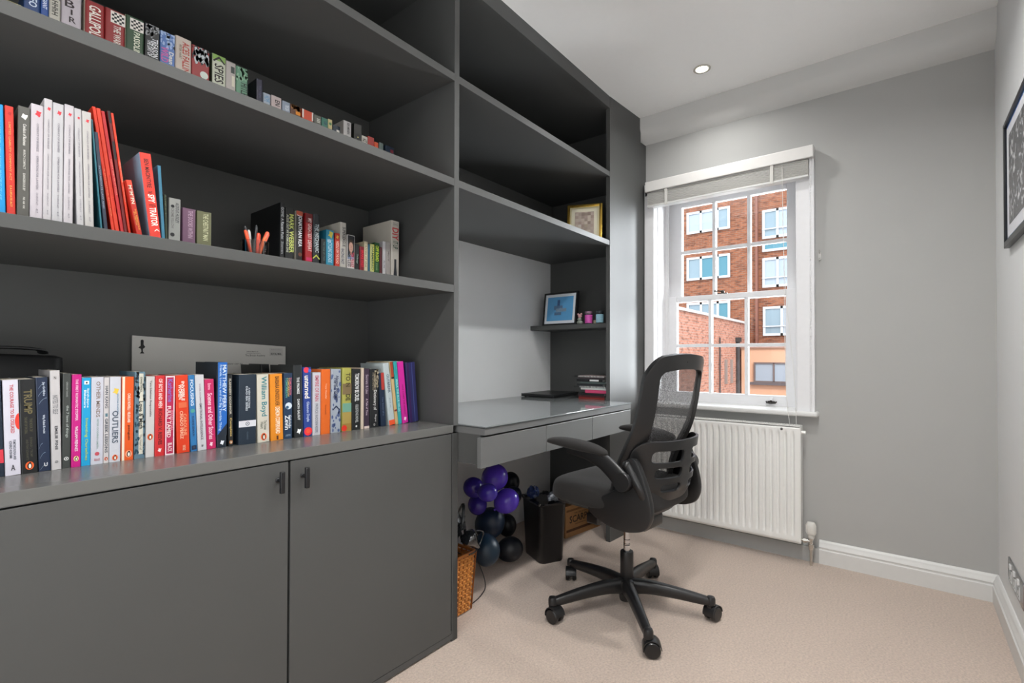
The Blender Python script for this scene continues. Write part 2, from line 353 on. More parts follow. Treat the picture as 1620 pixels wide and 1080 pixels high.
# ------------------------------------------------------------------ radiator
rad = tag(empty('radiator', (2.93, .8, .1)), 'white ribbed panel radiator on the wall below the window sill', 'radiator')
def LR(o): o.location = (-2.93, -.8, -.1); return o
RY0, RY1, RZ0, RZ1 = .418, 1.215, .105, .702
bm = bmesh.new(); ny, nz = 330, 40; g = []
for j in range(nz+1):
    z = RZ0+(RZ1-RZ0)*j/nz
    if j == 3: z = .142
    row = []
    for i in range(ny+1):
        y = RY0+(RY1-RY0)*i/ny; px_ = .0335
        ph = ((y-RY0-.025) % px_)/px_
        inb = 1 if RY0+.025 < y < RY1-.025 else 0
        e = min(1, max(0, (z-RZ0-.035)/.012))*min(1, max(0, (RZ1-.035-z)/.012))
        groove = max(0, math.sin(PI*min(1, ph/.5))) if ph < .5 else 0
        row.append(bm.verts.new((2.900-.0 + .0105*(groove**.6)*inb*e, y, z)))
    g.append(row)
for j in range(nz):
    for i in range(ny): bm.faces.new((g[j][i], g[j+1][i], g[j+1][i+1], g[j][i+1]))
me = bpy.data.meshes.new('front_panel'); bm.to_mesh(me); bm.free(); me.polygons.foreach_set('use_smooth', [True]*len(me.polygons))
M_RAD = mat('#ebebe8', .35, name='radiator_enamel')
fp = LR(link('front_panel', me, M_RAD, rad)); md = fp.modifiers.new('s', 'SOLIDIFY'); md.thickness = .002; md.offset = -1
LR(MB().box(2.960, 2.966, RY0+.01, RY1-.01, RZ0+.01, RZ1-.02).done('rear_panel', M_RAD, rad))
sp = MB(); sp.box(2.899, 2.968, RY0-.004, RY0, RZ0+.002, RZ1+.003, .001).box(2.899, 2.968, RY1, RY1+.004, RZ0+.002, RZ1+.003, .001); LR(sp.done('side_cover', M_RAD, rad))
gr = MB(); gr.box(2.900, 2.906, RY0, RY1, RZ1-.004, RZ1+.004).box(2.962, 2.968, RY0, RY1, RZ1-.004, RZ1+.004).box(2.93, 2.935, RY0, RY1, RZ1-.002, RZ1+.004)
for k in range(66): gr.box(2.904, 2.964, RY0+.012*k+.004, RY0+.012*k+.0095, RZ1, RZ1+.003)
LR(gr.done('top_grille', M_RAD, rad))
LR(MB().lathe([(.009, 0), (.009, .02), (.006, .022)], 12, Matrix.Translation((2.93, RY0-.002, .672)) @ Matrix.Rotation(PI/2, 4, 'X')).done('bleed_plug', M_RAD, rad, 40))
LR(MB().lathe([(.006, 0), (.0065, .004), (.004, .006)], 12, Matrix.Translation((2.90, .50, .685)) @ Matrix.Rotation(-PI/2, 4, 'Y')).done('vent_screw', mat('#55534f', .5, name='screw'), rad, 40))
val = MB().lathe([(.013, 0), (.015, .004), (.015, .018), (.019, .02), (.0215, .026), (.0225, .045), (.0215, .072), (.017, .080), (.014, .081)], 24, Matrix.Translation((2.925, .373, .138)))
for k in range(12):
    a = k*PI/6; val.box(-.0015, .0015, -.0235, -.0215, .028, .066, mtx=Matrix.Translation((2.925, .373, .138)) @ Matrix.Rotation(a, 4, 'Z'))
vo = LR(val.done('thermostatic_valve', mat('#dcdad4', .4, name='valve_white'), rad, 40))
MB().lathe([(.010, 0), (.010, .012), (.013, .014), (.013, .03), (.009, .032), (.009, .05), (.012, .052), (.012, .062)], 18, Matrix.Translation((2.925, .373, .078))).lathe([(.008, 0), (.008, .045)], 14, Matrix.Translation((2.925, .373, .122)) @ Matrix.Rotation(-PI/2, 4, 'X')).lathe([(.012, 0), (.012, .014)], 6, Matrix.Translation((2.925, .393, .122)) @ Matrix.Rotation(-PI/2, 4, 'X')).lathe([(.0065, 0), (.0065, .08)], 12, Matrix.Translation((2.925, .373, 0))).done('valve_body', mat('#d4d2cc', .2, metal=1, name='nickel'), vo, 40)

# ------------------------------------------------------------------ fitted furniture
YF = 1.32; XL = -.62
base = tag(empty('base_cabinet', (.35, 1.6, 0)), 'dark grey fitted base cabinet with flush doors under the bookshelves', 'cabinet')
def LC(o): o.location = (-.35, -1.6, 0); return o
c = MB()
c.box(XL, 1.337, YF+.001, YF+.022, 0.030, .040).box(XL, 1.337, YF+.03, YF+.045, 0, .03)
c.box(1.312, 1.337, YF, 1.92, 0, .773).box(XL, XL+.02, YF, 1.9, 0, .773).box(XL+.02, 1.312, 1.86, 1.88, .04, .773)
c.box(1.308, 1.337, YF, YF+.02, 0.0, .773)
c.box(XL, 1.308, YF, YF+.02, 0.008, .028).box(XL, 1.308, YF, YF+.02, .7745, .776).box(XL+.02, 1.312, YF+.02, 1.88, .04, .055)
LC(c.done('carcass', M_CAB, base))
LC(MB().box(XL+.02, 1.308, YF+.021, YF+.03, .03, .772).done('shadow_gap', M_GAP, base))
M_HAND = mat('#16171a', .4, name='black_handle')
for a, b_, hx in ((XL, .055, None), (.058, .6825, .652), (.6865, 1.305, .722)):
    d = LC(MB().box(a+.0012, b_-.0012, YF-.0, YF+.02, .0295, .7705, .0012).done('door', M_CAB, base))
    if hx:
        h = MB().box(hx-.006, hx+.006, YF-.030, YF-.020, .694, .752, .003, seg=3).lathe([(.007, 0), (.0075, .002), (.0045, .004), (.0045, .021)], 16, Matrix.Translation((hx, YF, .726)) @ Matrix.Rotation(PI/2, 4, 'X'))
        h.done('handle', M_HAND, d, 40)
wt = tag(MB().box(XL, 1.3125, YF, 1.855, .7755, .803, .0012).done('cabinet_top', mat((.135, .136, .13), .27, spec=.5, noise=.05, nscale=4, bump=.02, bscale=30, name='grey_satin_worktop')), 'dark grey satin cabinet top carrying the lowest long row of books', 'worktop')
bc_ = tag(empty('bookcase', (.35, 1.6, .803)), 'dark grey fitted bookcase unit with long open shelves up to the ceiling', 'bookcase')
def LK(o): o.location = (-.35, -1.6, -.803); return o
LK(bx('upright', M_CAB, (1.3135, 1.3385, YF, 1.92, .80, 2.50), bc_, .001))
LK(bx('upright', M_CAB, (XL-.025, XL, YF, 1.92, .803, 2.50), bc_, .001))
LK(bx('back_panel', M_CAB, (XL, 1.3135, 1.855, 1.873, .803, 2.50), bc_))
for z0, z1 in ((1.300, 1.328), (1.701, 1.729), (2.098, 2.1265)):
    LK(bx('shelf', M_CAB, (XL, 1.3135, YF+.0005, 1.855, z0, z1), bc_, .001))
LK(bx('shelf', M_CAB, (1.3385, 2.857, YF+.0005, 1.925, 1.701, 1.729), bc_, .001))
LK(bx('shelf', M_CAB, (1.3385, 2.857, YF+.0005, 1.925, 2.098, 2.1265), bc_, .001))
LK(bx('back_panel', M_CAB, (1.3385, 2.857, 1.907, 1.925, 1.729, 2.50), bc_))
LK(bx('side_panel', M_CAB, (2.857, 2.875, 1.36, 1.925, 0, 2.50), bc_))
# frieze and wide end stile: one slightly skewed face
def yskew(x): return YF if x < 2.55 else YF-.033*(x-2.55)/.45
fz = MB()
b = bmesh.new()
def quadbox(x0, x1, z0, z1):
    v = [b.verts.new(p) for p in ((x0, yskew(x0), z0), (x1, yskew(x1), z0), (x1, yskew(x1), z1), (x0, yskew(x0), z1), (x0, yskew(x0)+.025, z0), (x1, yskew(x1)+.025, z0), (x1, yskew(x1)+.025, z1), (x0, yskew(x0)+.025, z1))]
    for f in ((0, 1, 2, 3), (7, 6, 5, 4), (0, 4, 5, 1), (3, 2, 6, 7), (1, 5, 6, 2), (0, 3, 7, 4)): b.faces.new([v[i] for i in f])
quadbox(2.5675, 2.999, 0, 2.41)
quadbox(2.5675, 2.93, 2.41, 2.56)
fz._add(b); LK(fz.done('end_stile', M_CAB, bc_))
LK(bx('frieze', M_CAB, (XL-.025, 2.5675, YF, YF+.025, 2.492, 2.56), bc_))
LK(bx('top_board', M_CAB, (XL, 2.857, YF+.025, 1.92, 2.50, 2.515), bc_))

# desk
dk = tag(empty('desk', (1.95, 1.55, .65)), 'grey built-in desk with three flat drawers and a glass sheet on top', 'desk')
def LD(o): o.location = (-1.95, -1.55, -.65); return o
M_DESK = mat((.15, .153, .153), .3, noise=.05, nscale=6, bump=.02, bscale=40, name='desk_grey_satin')
def tslab(y0, z0, z1): return MB().prism([(1.3395, y0), (2.558, y0), (2.558, YF), (2.566, YF), (2.566, 1.347), (2.856, 1.347), (2.856, 1.924), (1.3395, 1.924)], z0, z1, 'z', .0007)
LD(tslab(1.187, .773, .800).done('desktop', M_DESK, dk))
gm = mat((.21, .225, .23), .06, spec=.75, noise=.06, nscale=9, name='back_painted_glass')
LD(tslab(1.184, .8004, .8055).done('glass_sheet', gm, dk))
LD(MB().box(1.338, 2.56, 1.1835, 1.1845, .7990, .8006).box(1.3375, 1.3395, 1.184, YF, .7990, .8006).done('glass_edge', mat('#16211f', .3, name='glass_edge_green_black'), dk))
LD(MB().box(1.34, 1.36, 1.21, YF+.2, .662, .773).box(2.53, 2.55, 1.21, 1.5, .662, .773).box(1.34, 2.55, 1.5, 1.52, .67, .773).box(1.36, 2.53, 1.22, 1.5, .664, .668).done('drawer_housing', M_CAB, dk))
for a, b_ in ((1.320, 1.7315), (1.7345, 2.1285), (2.1315, 2.556)):
    LD(MB().box(a, b_, 1.187, 1.206, .657, .7665, .0012).done('drawer', M_DESK, dk))
ns = tag(bx('corner_shelf', M_CAB, (2.621, 2.8565, 1.37, 1.924, 1.231, 1.259), None, .001), 'short dark grey shelf in the right end of the desk alcove', 'shelf')
BOOKS=[
(0,0.1454,1.495,0.0181,0.2037,0.130,-0.0379,'#1b2838','dark navy paperback at the left end of the cabinet-top row',[('b', 0.72, 0.86, 0.1, 0.5, '#d8384a')],None),
(0,0.1671,1.495,0.0239,0.2042,0.130,-0.0312,'#e4e0ee','thick white paperback with red half-circle on its spine edge',[('t', 'THE COURAGE TO BE DISLIKED', 0.05, 0.56, 0.05, 0.2, '#c23a46', 0), ('t', 'FUMITAKE KOGA AND', 0.63, 0.84, 0.14, 0.15, '#555a66', 0), ('t', 'ICHIRO KISHIMI', 0.64, 0.82, -0.12, 0.15, '#555a66', 0), ('h', 0.44, 0.14, 0.5, 0.36, '#e23a2c'), ('u', 'A', 0.89, 0.95, 0, 0.3, '#33343a')],None),
(0,0.1926,1.495,0.0258,0.2046,0.130,-0.0312,'#17191b','thick black paperback with large faded gold capitals down its spine',[('t', 'TRUMP', 0.11, 0.37, 0.02, 0.42, '#6f6543', 0), ('t', 'THE ART OF THE DEAL', 0.4, 0.58, -0.16, 0.15, '#55523f', 0), ('t', 'THE BOOK OF', 0.42, 0.56, 0.17, 0.15, '#55523f', 0), ('t', 'DONALD J. TRUMP', 0.62, 0.83, 0.12, 0.16, '#4d4b3e', 0), ('t', 'AND TONY SCHWARTZ', 0.64, 0.86, -0.12, 0.13, '#4d4b3e', 0), ('p', 0.92, 0, 0.28, '#e8622a')],None),
(0,0.2169,1.495,0.0198,0.2081,0.130,-0.0365,'#1c2a44','navy paperback with fine white curved streaks on the spine',[('t', 'Jay Griffiths', 0.05, 0.2, 0.15, 0.2, '#c9d2df', 0), ('t', 'Why Rebel & resist', 0.4, 0.6, 0.05, 0.22, '#c9d2df', 0), ('k', 0.04, -0.3, 0.3, '#9fb0c4'), ('k', 0.12, -0.35, 0.25, '#9fb0c4'), ('k', 0.2, -0.3, 0.4, '#9fb0c4'), ('k', 0.68, -0.45, -0.1, '#9fb0c4'), ('k', 0.78, -0.4, 0.1, '#9fb0c4'), ('k', 0.9, -0.4, 0.3, '#9fb0c4'), ('u', 'U', 0.91, 0.95, 0.1, 0.3, '#e8e8ea')],None),
(0,0.2361,1.495,0.0166,0.2229,0.135,-0.0224,'#d2cfd0','light grey tall paperback between the navy streaked and charcoal books',[('u', 'N', 0.06, 0.09, 0, 0.25, '#555'), ('t', 'NOTES TO SELF', 0.25, 0.44, -0.02, 0.45, '#77787c', 0), ('t', 'EMILIE PINE', 0.56, 0.8, 0.03, 0.26, '#3c3d42', 0), ('r', 0.92, 0, 0.18, '#55565a')],'#8f8d8f'),
(0,0.2527,1.495,0.0148,0.2160,0.130,0.0000,'#3c403e','charcoal grey paperback left of the magenta one',[('t', 'GREGORY DAVID', 0.09, 0.25, 0, 0.16, '#9da39f', 0), ('t', 'the 7 laws of things', 0.34, 0.68, 0.05, 0.34, '#a9b3ad', 0), ('r', 0.9, 0, 0.3, '#e6e8e6')],None),
(0,0.2695,1.495,0.0169,0.2128,0.130,0.0000,'#d5127f','magenta paperback left of the bright blue one on the cabinet top',[('t', 'THE FIRST ROMANTIC STOPPER', 0.05, 0.5, 0.0, 0.24, '#f0c9e0', 0), ('t', 'WILLIAM FIENNES', 0.56, 0.83, 0, 0.26, '#f0dcea', 0), ('p', 0.91, 0, 0.3, '#f0d098')],None),
(0,0.2867,1.495,0.0164,0.2046,0.130,0.0000,'#159be2','bright blue paperback beside the magenta one on the cabinet top',[('t', 'Sarah-Jayne', 0.12, 0.34, 0.16, 0.24, '#e8f5fb', 0), ('t', 'Blakemore', 0.14, 0.34, -0.16, 0.22, '#e8f5fb', 0), ('t', 'Inventing Ourselves', 0.46, 0.94, 0.02, 0.36, '#a9c86a', 0), ('s', 0.055, 0, 0.28, 0.05, '#eef6fa')],None),
(0,0.3069,1.495,0.0230,0.2056,0.130,0.0000,'#d5d6e2','pale lilac-grey paperback with brown spaced title',[('t', 'OTHER MINDS', 0.05, 0.46, 0.05, 0.28, '#8a7a72', 0), ('t', 'PETER GODFREY-SMITH', 0.48, 0.82, 0.02, 0.12, '#8fa9a4', 0), ('o', 0.88, 0, 0.2, '#c0505c'), ('t', 'COLLINS', 0.93, 0.96, 0, 0.4, '#c07078', 0)],None),
(0,0.3240,1.495,0.0102,0.2043,0.130,0.0000,'#dbd6d6','thin off-white paperback with spaced dark capitals and orange oval',[('t', 'HAN KANG', 0.1, 0.36, 0, 0.5, '#3c4450', 0), ('b', 0.42, 0.46, -0.25, 0.25, '#5a7a86'), ('t', 'GREEK LESSONS', 0.48, 0.88, 0, 0.5, '#3c4450', 0), ('p', 0.95, 0, 0.36, '#e8622a')],None),
(0,0.3411,1.495,0.0220,0.2052,0.130,0.0000,'#d9dbe4','white paperback with a small yellow star shape above its title',[('x', 0.17, 0.05, 0.34, '#e8c348'), ('t', 'MALCOLM GLADWELL', 0.2, 0.44, 0.22, 0.12, '#6b8fae', 0), ('t', 'OUTLIERS', 0.4, 0.78, 0.0, 0.46, '#4c5868', 0), ('p', 0.95, 0, 0.26, '#e8622a')],None),
(0,0.3654,1.495,0.0238,0.2045,0.130,0.0000,'#f4581b','orange paperback with cream stripe at its left spine edge',[('b', 0.0, 1.0, -0.5, -0.28, '#eadcc6'), ('t', 'CARLO ROVELLI', 0.2, 0.4, 0.1, 0.2, '#f9e4d4', 0), ('t', 'HELGOLAND', 0.42, 0.55, 0.1, 0.2, '#f9e4d4', 0), ('t', 'penguin', 0.58, 0.76, 0.1, 0.18, '#5a2412', 0), ('p', 0.925, 0.1, 0.3, '#f4a27c')],None),
(0,0.3900,1.495,0.0221,0.2163,0.135,0.0000,'#5b7888','paperback in mottled teal and black with cream title strip',[('b', 0.02, 0.95, -0.1, 0.32, '#cfccbd'), ('m', 0.0, 0.3, -0.5, -0.12, '#182430'), ('m', 0.32, 0.95, -0.5, -0.12, '#22485a'), ('m', 0.05, 0.95, 0.34, 0.5, '#203440'), ('t', 'EDWARD FRENKEL', 0.06, 0.24, 0.1, 0.16, '#66685f', 0), ('t', 'Love & Math', 0.34, 0.66, 0.1, 0.34, '#3e403c', 0), ('t', 'The Heart of', 0.72, 0.9, 0.1, 0.2, '#8a8a80', 0)],None),
(0,0.4121,1.495,0.0190,0.2040,0.130,0.0000,'#d8d5d3','white paperback with small black title and orange oval low down',[('t', 'Tara Edelman Responsible', 0.05, 0.5, 0, 0.24, '#55565a', 0), ('p', 0.75, 0, 0.34, '#e8622a')],None),
(0,0.4326,1.495,0.0209,0.2057,0.130,0.0000,'#dc2b2e','crimson paperback with white and black capitals on its spine',[('t', 'OF BOYS AND MEN', 0.04, 0.4, 0.02, 0.34, '#f4d9d6', 0), ('t', 'RICHARD V. REEVES', 0.42, 0.86, 0.02, 0.34, '#5a1418', 0), ('x', 0.925, 0, 0.25, '#f4e4e4')],None),
(0,0.4540,1.495,0.0212,0.2037,0.130,0.0000,'#c62250','crimson paperback framed by a white border line',[('b', 0.0, 0.015, -0.5, 0.5, '#ecd8de'), ('b', 0.985, 1.0, -0.5, 0.5, '#ecd8de'), ('b', 0.0, 1.0, -0.5, -0.38, '#ecd8de'), ('b', 0.0, 1.0, 0.38, 0.5, '#ecd8de'), ('t', 'Katherine', 0.04, 0.33, 0, 0.42, '#8a6ac0', 0), ('t', 'FULLY TAMED', 0.38, 0.78, -0.12, 0.34, '#f2dede', 0), ('t', 'ESSENTIAL', 0.44, 0.7, 0.22, 0.2, '#e88a9c', 0), ('t', 'BLACK', 0.85, 0.96, 0, 0.36, '#f2dede', 0)],None),
(0,0.4858,1.495,0.0296,0.2052,0.130,-0.0295,'#ea3a14','wide red-orange paperback with white and peach capitals on two lines',[('t', 'INVISIBLE', 0.08, 0.33, 0.08, 0.2, '#f6e4da', 0), ('t', 'WOMEN', 0.12, 0.31, -0.16, 0.22, '#f6e4da', 0), ('b', 0.35, 0.42, -0.3, 0.35, '#d9653f'), ('t', 'CAROLINE', 0.5, 0.78, 0.18, 0.2, '#f0a07c', 0), ('t', 'CRIADO PEREZ', 0.46, 0.82, -0.1, 0.2, '#f3bd9e', 0), ('t', 'VINTAGE', 0.9, 0.97, 0.05, 0.2, '#f3bd9e', 0)],None),
(0,0.5113,1.495,0.0156,0.2046,0.130,-0.0413,'#2f74bd','thin mid-blue paperback right of the wide red-orange one',[('t', 'FOCUSING', 0.06, 0.4, 0, 0.42, '#dde9f4', 0), ('o', 0.47, 0, 0.36, '#4d9c90'), ('t', 'EUGENE GENDLIN', 0.54, 0.8, 0, 0.26, '#18365e', 0), ('s', 0.95, 0, 0.4, 0.04, '#16284a')],None),
(0,0.5309,1.495,0.0212,0.2050,0.130,-0.0447,'#d9d9de','white paperback leaning against the thin mid-blue one',[('t', 'DANIEL GOLEMAN', 0.12, 0.37, 0, 0.16, '#9a8a9a', 0), ('t', 'EMOTIONAL INTELLIGENCE', 0.38, 0.86, 0, 0.24, '#5c5662', 0), ('x', 0.94, 0, 0.18, '#6a6a70')],None),
(0,0.5542,1.495,0.0236,0.1921,0.120,-0.0405,'#cf1f5c','short raspberry pink paperback below the tall navy book',[('t', 'Emma', 0.06, 0.15, 0, 0.28, '#f0b8cc', 0), ('t', 'Scenes and Other Stories', 0.2, 0.86, 0.02, 0.42, '#f3cfdc', 0), ('x', 0.93, 0, 0.24, '#f5d4df')],None),
(0,0.5801,1.495,0.0270,0.2386,0.155,0.0000,'#1b2531','tall dark navy hardback with broad bright blue spine stripe',[('b', 0.0, 0.86, -0.42, 0.5, '#1c63b8'), ('tri', 0.7, 0.86, '#1b2531'), ('t', 'MATTHEW PERRY', 0.03, 0.58, 0.22, 0.3, '#cfe0ef', 0), ('t', 'Friends, Lovers, and the Big Terrible Thing', 0.03, 0.8, -0.18, 0.24, '#b8d2ea', 0), ('x', 0.94, 0.05, 0.24, '#e9edf2')],None),
(0,0.6048,1.495,0.0125,0.2017,0.130,-0.0229,'#191b1c','thin black paperback right of the tall navy hardback',[('t', 'FLANNERY OCONNOR', 0.05, 0.55, 0, 0.36, '#cfc9b8', 0), ('t', 'Complete', 0.6, 0.86, 0, 0.46, '#e0c070', 0), ('p', 0.94, 0, 0.36, '#d98a4a')],None),
(0,0.6488,1.495,0.0491,0.2026,0.160,0.0000,'#1d2b39','thick slate navy boxed volume with a white band near its foot',[('b', 0.66, 0.75, -0.5, 0.5, '#d6d6dc'), ('t', 'A NEW DIRECTION', 0.19, 0.48, 0.08, 0.09, '#cdd6de', 0), ('t', 'DEAD SEA SERIES', 0.17, 0.52, -0.06, 0.09, '#cdd6de', 0), ('r', 0.705, 0, 0.12, '#4a5560'), ('t', 'CLASSICS', 0.82, 0.93, 0, 0.06, '#5c6a76', 0)],None),
(0,0.6951,1.495,0.0337,0.2014,0.130,-0.0220,'#ddd8c8','cream paperback with large teal author name',[('t', 'William Boyd', 0.03, 0.62, 0.02, 0.5, '#2c7d86', 0), ('t', 'The Human', 0.68, 0.82, 0.15, 0.2, '#6a6f66', 0), ('t', 'Heart', 0.7, 0.8, -0.15, 0.22, '#6a6f66', 0), ('p', 0.92, 0, 0.26, '#e8622a')],None),
(0,0.7361,1.495,0.0377,0.2018,0.130,-0.0255,'#f58a1e','amber orange paperback right of the cream one',[('t', 'BARBARA KINGSOLVER', 0.04, 0.48, 0.06, 0.28, '#4a2a14', 0), ('t', 'DEMON COPPERHEAD', 0.5, 0.9, 0.06, 0.3, '#fdf0da', 0), ('b', 0.93, 0.99, -0.06, 0.1, '#5a2c12')],None),
(0,0.7700,1.495,0.0277,0.2037,0.130,0.0000,'#1b3450','dark navy paperback with rainbow tinted title lines and a white circle',[('t', 'TOMORROW', 0.07, 0.34, 0.26, 0.2, '#d86a7c', 0), ('t', 'TOMORROW', 0.07, 0.36, 0.02, 0.2, '#c9a85a', 0), ('t', 'TOMORROW', 0.07, 0.38, -0.22, 0.2, '#5aa89a', 0), ('o', 0.5, 0.05, 0.4, '#d6e2ea'), ('o', 0.52, -0.1, 0.18, '#2c5878'), ('t', 'Gabrielle', 0.64, 0.84, 0.22, 0.24, '#dfe6ec', 0), ('t', 'Zevin', 0.64, 0.86, -0.12, 0.42, '#eef2f5', 0), ('t', 'VINTAGE', 0.93, 0.96, 0, 0.5, '#8fa3b4', 0)],None),
(0,0.8049,1.495,0.0295,0.2279,0.150,-0.0290,'#202426','tall slim black hardback left of the blue book with red rosette',[('t', 'THE PROMISE', 0.17, 0.4, 0, 0.24, '#dfe3e4', 0), ('t', 'DAMON GALGUT', 0.47, 0.76, 0, 0.22, '#dfe3e4', 0), ('x', 0.915, 0, 0.3, '#f0f2f2')],None),
(0,0.8359,1.495,0.0283,0.2204,0.140,-0.0221,'#24408e','royal blue hardback with a red rosette at its foot',[('o', 0.04, -0.1, 0.34, '#e2364a'), ('o', 0.05, 0.3, 0.2, '#3a62c8'), ('t', 'untamed', 0.12, 0.45, -0.05, 0.5, '#f6efe2', 0), ('t', 'Glennon Doyle', 0.5, 0.79, -0.02, 0.34, '#c8d4ee', 0), ('o', 0.93, 0, 0.5, '#ec2f3c'), ('o', 0.93, 0, 0.25, '#f05a34')],None),
(0,0.8650,1.495,0.0273,0.2034,0.130,0.0000,'#d3d2da','pale grey paperback with red author capitals beside an orange book',[('t', 'EMPIRE OF PAIN', 0.05, 0.46, 0, 0.4, '#c25870', 0), ('t', 'PATRICK RADDEN KEEFE', 0.5, 0.96, 0, 0.3, '#7a7c88', 0)],None),
(0,0.8955,1.495,0.0318,0.2131,0.130,0.0000,'#f2671f','plain vivid orange paperback among the right half of the cabinet-top row',[('t', 'Tracy Chevalier', 0.22, 0.46, 0, 0.16, '#f8c8a8', 0), ('t', 'Remarkable', 0.55, 0.7, 0, 0.12, '#a84818', 0)],None),
(0,0.9339,1.495,0.0377,0.2130,0.150,0.0000,'#9fa8c4','hardback with marbled blue and white spine',[('m', 0.0, 1.0, -0.5, 0.5, '#4d5e88'), ('t', 'Alastair Bonnett', 0.1, 0.5, 0.1, 0.24, '#39425e', 0), ('t', 'Off the Map', 0.14, 0.46, -0.18, 0.24, '#39425e', 0), ('v', 0.64, 0, 0.4, '#23304e')],None),
(0,0.9765,1.495,0.0358,0.2165,0.150,0.0000,'#a8a552','olive yellow hardback with painted landscape spine',[('b', 0.25, 0.42, -0.5, 0.5, '#7c6a4a'), ('b', 0.56, 0.7, -0.5, 0.5, '#6fa08c'), ('b', 0.7, 0.88, -0.5, 0.5, '#a8924e'), ('b', 0.88, 1.0, -0.5, 0.5, '#9c7a3a'), ('o', 0.95, -0.3, 0.3, '#e03424'), ('t', 'TO N', 0.08, 0.3, 0.1, 0.4, '#4a4426', 0), ('t', 'DE', 0.42, 0.52, 0.1, 0.4, '#3a3a26', 0)],None),
(0,1.0136,1.495,0.0355,0.2115,0.130,0.0000,'#1c1f20','black paperback with bold white capitals near the olive hardback',[('t', 'TOMORROW BE CRUEL', 0.07, 0.53, 0.05, 0.4, '#e8eaea', 0), ('t', 'CELESTE NG NOVEL', 0.58, 0.88, 0.05, 0.26, '#b9bcbc', 0), ('o', 0.94, 0, 0.1, '#dedede')],None),
(0,1.0376,1.495,0.0114,0.2155,0.120,0.0000,'#dccbb8','very thin cream booklet squeezed beside the bold black paperback',[],None),
(0,1.0554,1.495,0.0221,0.2123,0.130,0.0000,'#3a2c3c','thin dark plum paperback with pale lettering',[('t', 'Secrets & Lies', 0.1, 0.42, 0, 0.4, '#a89aa6', 0), ('t', 'A Tale of Time', 0.5, 0.78, 0, 0.3, '#c0b0bc', 0), ('b', 0.96, 1.0, -0.5, 0.5, '#d8c8c0')],None),
(0,1.0865,1.495,0.0369,0.2101,0.140,0.0000,'#202224','thick black paperback with pale leaf pattern on the right edge',[('m', 0.0, 0.3, 0.0, 0.5, '#a79c84'), ('t', 'THE TESTAMENTS', 0.05, 0.36, -0.05, 0.3, '#8c8270', 0), ('t', 'Dictionary of', 0.36, 0.7, 0.05, 0.36, '#dcdcda', 0), ('t', 'Margaret', 0.78, 0.9, 0.15, 0.22, '#d0d0ce', 0), ('u', 'o', 0.93, 0.97, 0, 0.2, '#d0d0ce')],None),
(0,1.1282,1.495,0.0223,0.1954,0.120,-0.0602,'#1b2a40','slim navy paperback with a red top corner by the black leafy one',[('b', 0.0, 0.32, -0.1, 0.5, '#b23a34'), ('t', 'The Story of a', 0.45, 0.8, 0, 0.3, '#5a6a84', 0)],None),
(0,1.1669,1.495,0.0271,0.2314,0.140,-0.1294,'#c7d4d8','pale blue-white hardback leaning left with orange foot',[('b', 0.92, 1.0, -0.5, 0.5, '#ec5a30'), ('t', 'OUTBREAK', 0.18, 0.48, 0.05, 0.34, '#3e5468', 0), ('t', 'and us', 0.56, 0.72, 0.05, 0.2, '#8a9aa4', 0)],None),
(0,1.1885,1.495,0.0135,0.2368,0.140,-0.1224,'#d9bd7c','thin cream and rust spine leaning next to the teal book',[('b', 0.0, 0.24, -0.5, 0.5, '#a3442c'), ('b', 0.24, 0.27, -0.5, 0.5, '#33201c'), ('b', 0.76, 0.79, -0.5, 0.5, '#7c2a20')],None),
(0,1.2042,1.495,0.0158,0.2383,0.130,-0.1114,'#2f9cae','slim teal paperback leaning left beside the hot pink one',[('t', 'WALK THE BLUE FIELDS', 0.28, 0.8, 0, 0.5, '#a6dbe0', 0)],None),
(0,1.2310,1.495,0.0292,0.2362,0.130,-0.1130,'#e02a9c','hot pink paperback near the right end of the cabinet-top row',[('t', 'HERE COMES THE WORLD', 0.37, 0.86, 0.05, 0.2, '#8c1a5e', 0), ('x', 0.93, 0, 0.26, '#f2c4e0')],None),
(0,1.2736,1.495,0.0436,0.2316,0.140,-0.0902,'#2e2f62','dark indigo hardback last on the right of the cabinet-top row',[('b', 0.0, 1.0, 0.05, 0.12, '#4f5c94'), ('b', 0.0, 1.0, -0.5, -0.25, '#3c2058')],None),
(1,0.1296,1.360,0.0155,0.2145,0.180,-0.0260,'#1191e6','tall sky-blue spine at the left edge of the middle shelf',[('t', 'TORTS AND LITIGATION', 0.1429, 0.5717, 0.1, 0.2, '#6cc4f4', 0), ('t', 'PRINCIPLES OF LAW', 0.5907, 0.8575, 0.1, 0.2, '#6cc4f4', 0)],None),
(1,0.1449,1.360,0.0122,0.2160,0.180,-0.0232,'#dc3024','tall red manual between the sky-blue and grey ones',[('x', 0.0667, 0.05, 0.3, '#b01c14'), ('t', 'LIMITED LIABILITY COMPANY ACT', 0.143, 0.6672, 0.0, 0.22, '#e89a54', 0), ('t', 'E A UPDATE ACT', 0.7149, 0.9055, 0, 0.22, '#e8b054', 0)],None),
(1,0.1610,1.360,0.0176,0.2229,0.180,0.0000,'#55544f','tall dark grey manual with a white bird emblem',[('x', 0.0859, 0.05, 0.34, '#e4e2dc'), ('t', 'Conduct of Business', 0.1527, 0.3437, 0.05, 0.24, '#d8d6d0', 0), ('t', 'MARCH COMPACT', 0.3818, 0.5537, 0.05, 0.18, '#c9c7c0', 0), ('t', 'DANGEROUS BY', 0.5918, 0.7446, 0.05, 0.18, '#c9c7c0', 0), ('t', 'FIE AB VIK', 0.8019, 0.9069, 0.05, 0.14, '#c9c7c0', 0)],None),
